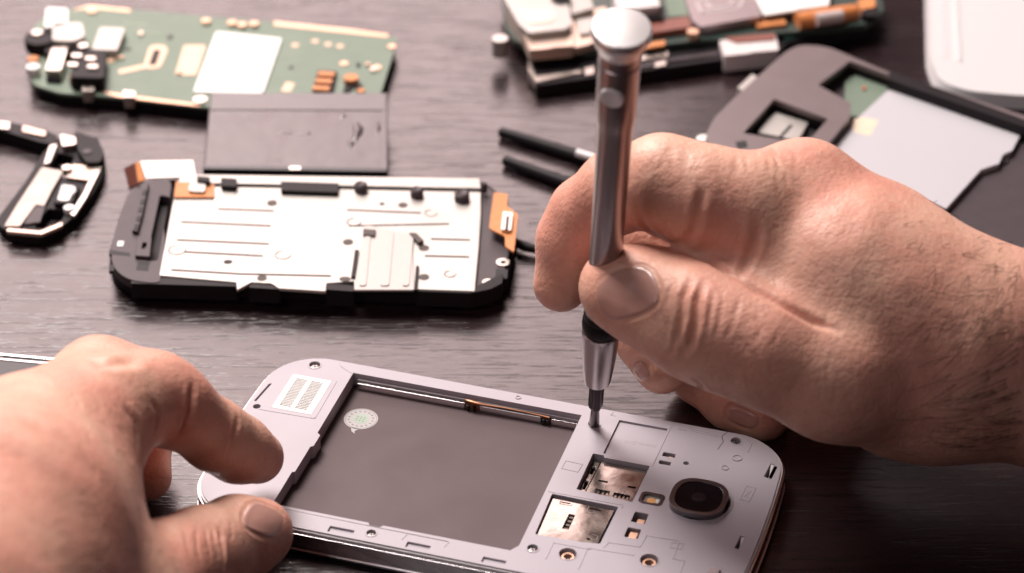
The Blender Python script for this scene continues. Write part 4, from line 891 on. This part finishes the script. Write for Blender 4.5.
# third finger
limb(r_, [(away(820, 260, 45, 26), 12), (away(735, 310, 32, 30), 10), (away(700, 368, 22, 22), 8.8), (away(735, 398, 15, 16), 8.4), (away(762, 415, 12, 13), 7.0)], [8, 3, 2.5, 2.5])
# little finger under the palm
limb(r_, [(away(860, 330, 25, 20), 11), (away(800, 380, 14, 28), 8.5), (away(820, 415, 9, 20), 7.5)], [8, 3])
V, Q = hand_mesh(r_, .55)
N = normals(V, Q); bv = bvh_of(V, Q)
# folds: base of the thumb, the knuckle of the thumb, the first finger
CR = [
 ([(737, 277), (760, 292), (790, 308), (815, 322), (838, 331)], 2.0, .85, .06),
 ([(690, 254), (712, 262), (737, 277)], 2.2, .8, .05),
 ([(683, 243), (690, 238), (697, 222), (701, 200), (700, 185)], .9, 1.0, .4),
 ([(736, 280), (744, 268), (752, 250), (757, 235), (755, 218)], .75, 1.0, .4),
 ([(633, 198), (645, 226), (665, 243), (690, 244)], .6, 1.0, .3),
]
# thumb knuckle: uneven nested half-moon folds
def jit(pts, a=1.5): return [(x+random.uniform(-a, a), y+random.uniform(-a, a)) for x, y in pts]
for (pts, dp, w_) in (([(676, 278), (668, 292), (667, 308)], .35, .55), ([(692, 280), (684, 296), (682, 316), (678, 336), (684, 350)], 1.0, .75),
                      ([(704, 284), (699, 300), (697, 322), (690, 344), (682, 358)], 1.05, .8), ([(712, 290), (712, 306), (706, 330)], .3, .6),
                      ([(724, 294), (720, 316), (716, 340)], .22, .55), ([(662, 290), (659, 306), (662, 322)], .3, .5), ([(738, 300), (733, 322), (726, 340)], .16, .5), ([(676, 334), (672, 350), (662, 356)], .4, .5)):
    CR.append((jit(pts), dp, w_, .5))
for k in range(16):   # fine wrinkles of the thumb
    x, y = random.uniform(735, 850), random.uniform(300, 400); a = random.uniform(-.6, .5); l2 = random.uniform(10, 26)
    CR.append((jit([(x, y), (x-a*l2*.5, y+l2*.5), (x-a*l2, y+l2)]), random.uniform(.1, .2), .5, .3))
for k in range(26):  # across the first knuckle
    x, y = random.uniform(715, 800), random.uniform(142, 185); l2 = random.uniform(8, 22); a = random.uniform(.1, .7)
    CR.append((jit([(x, y), (x+a*l2*.5, y+l2*.5), (x+a*l2*.7, y+l2)]), random.uniform(.08, .18), .55, .4))
for k in range(10):
    x, y = random.uniform(640, 690), random.uniform(142, 165); CR.append((jit([(x, y), (x-2, y+8), (x-2, y+18)]), .12, .5, .3))
for l_ in ([(905, 285), (930, 330), (945, 372)], [(930, 268), (955, 310), (968, 360)], [(890, 330), (905, 370), (925, 410)], [(1000, 290), (1005, 340), (995, 400)], [(870, 400), (905, 425), (950, 440)], [(840, 405), (880, 432), (930, 448)]):
    CR.append((l_, .35, 2.2, .3))
for l_ in ([(838, 195), (880, 225), (940, 272)], [(830, 215), (862, 242), (905, 280)]): CR.append((l_, .4, 3.0, .4))
CR.append(([(690, 376), (700, 384), (712, 402)], .5, .7, .3))
for (l_, dp, w_, rd) in CR: V = crease(V, N, bv, l_, dp*.75, w_*1.1, rd)
# outline of the thumbnail pressed in
for n_ in NR: V = groove(V, N, bv, *n_)
bv2 = bvh_of(V, Q)
O = at(930, 420, 0)
rh = thing('hand', 'hand gripping the screwdriver between thumb and first finger, dark hair on its wrist', 'hand', (0, 0, 0))
hm = link_hand('skin', V, Q, SKIN, rh)
nail(bv2, 628, 293, 31, 24, R(160), rh, NAILM, .18)
nail(bv2, 743, 417, 17, 9, R(22), rh, NAILM, .15)
nail(bv2, 641, 371, 10, 7, R(60), rh, NAILM, .15)
hr = MB(); Nn = normals(V, Q)
def hairs(count, px0, px1, py0, py1, dens, dirf, lng):
    k = 0; tries = 0
    while k < count and tries < count*20:
        tries += 1; px, py = random.uniform(px0, px1), random.uniform(py0, py1)
        if random.random() > dens(px, py): continue
        h, nn = hit(bv2, px, py)
        if h is None: continue
        dx, dy = dirf(px, py); t = A(px+dx, py+dy, h[2])-A(px, py, h[2]); t -= nn*(t@nn); t /= max(np.linalg.norm(t), 1e-6)
        b_ = np.cross(nn, t)*random.uniform(-.28, .28); L_ = random.uniform(*lng); pts = []
        for s_ in (0, .35, .7, 1.0):
            p_ = h+t*L_*s_+b_*L_*s_*s_+nn*(.15+.16*L_*math.sin(s_*2.6)*random.uniform(.6, 1)); pts.append(tuple(p_))
        hr.tube(pts, [.075, .065, .05, .02], 3); k += 1
hairs(95, 915, 1024, 262, 448, lambda x, y: max(.01, ((x-915)/110))**1.3, lambda x, y: (random.uniform(-14, -5), random.uniform(2, 16)), (6, 13))
hairs(16, 900, 1024, 165, 256, lambda x, y: .8 if x > 900 else .3, lambda x, y: (random.uniform(6, 12), random.uniform(-8, -1)), (2, 4.5))
build('arm_hair', hr, mat('dark_hair', (.018, .010, .009), .85, spec=.1), rh, smooth=False)

# ---- left hand
l_ = []
limb(l_, [(A(152, 396, 48), 9.6), (A(176, 408, 44), 8.8)], 4)
limb(l_, [(A(172, 405, 45), 8.9), (A(216, 436, 31), 8.2)], 3.5)
limb(l_, [(A(216, 436, 31), 8.2), (A(238, 449, 24), 7.9), (A(257, 457, 19), 6.6)], 3)
limb(l_, [(A(38, 458, 56), 16), (A(104, 412, 54), 11.8), (A(152, 396, 48), 9.8)], [7, 5])
# middle finger behind: knuckle, then down to the tip seen below the first finger
limb(l_, [(A(20, 448, 54), 14), (A(98, 380, 50), 9.4), (away(124, 402, 36, 16), 8.6), (away(140, 440, 20, 14), 7.6), (A(148, 477, 11), 5.9)], [7, 5, 3, 3])
limb(l_, [(A(0, 466, 54), 13), (away(40, 410, 46, 8), 8.8), (away(76, 420, 30, 26), 8.6), (away(92, 450, 16, 20), 7.2)], [7, 4, 3])
# body of the hand
limb(l_, [(A(40, 462, 54), 17), (A(0, 534, 60), 26), (A(-80, 640, 66), 32)], 10)
limb(l_, [(A(72, 455, 50), 13), (A(50, 520, 48), 17.5), (A(10, 620, 50), 25)], 10)
limb(l_, [(A(0, 472, 54), 14), (A(-60, 555, 60), 28), (A(-120, 640, 60), 34)], 10)
limb(l_, [(A(74, 530, 38), 13), (A(66, 590, 38), 19), (A(30, 660, 40), 22)], 8)
# thumb
limb(l_, [(A(258, 533, 15), 8.4), (A(237, 539, 17), 10.0), (A(200, 556, 22), 11.0), (A(165, 575, 27), 11.3), (A(110, 620, 34), 15), (A(30, 690, 42), 20)], [3, 3, 3, 6, 10])
V, Q = hand_mesh(l_, .55)
N = normals(V, Q); bv = bvh_of(V, Q)
CL = [([(193, 382), (192, 394), (190, 412), (183, 430), (170, 443)], .8, .9, .3), ([(238, 416), (236, 428), (233, 442), (226, 460)], .4, .7, .4),
      ([(150, 398), (158, 412), (154, 436)], .35, .9, .3), ([(122, 404), (136, 424), (138, 450)], .35, 1.2, .3),
      ([(92, 358), (104, 364), (128, 362), (138, 356)], .8, 1.8, .3),
      ([(219, 528), (222, 545), (224, 572)], .7, .7, .5), ([(205, 527), (208, 545), (212, 565)], .25, .5, .4), ([(196, 528), (197, 546), (200, 562)], .3, .5, .4), ([(184, 526), (186, 540), (190, 558)], .2, .5, .4), ([(231, 522), (232, 540)], .2, .5, .3), ([(213, 526), (214, 545)], .2, .5, .3),
      ([(20, 410), (60, 440), (100, 480)], .3, 3, .4), ([(0, 440), (50, 480), (80, 525)], .3, 3, .4)]
for k in range(18):
    x, y = random.uniform(60, 135), random.uniform(385, 500); l2 = random.uniform(12, 30); CL.append((jit([(x, y), (x+l2*.35, y+l2*.5), (x+l2*.5, y+l2)]), random.uniform(.08, .16), .55, .3))
for (a_, dp, w_, rd) in CL: V = crease(V, N, bv, a_, dp, w_, rd)
V = groove(V, N, bv, 263, 520, 20, 15, R(24))
bv2 = bvh_of(V, Q)
lh = thing('hand', 'hand pinching the end of the open phone between first finger and thumb', 'hand', (0, 0, 0))
link_hand('skin', V, Q, SKIN, lh)
nail(bv2, 263, 520, 20, 15, R(24), lh, NAILM, .08)
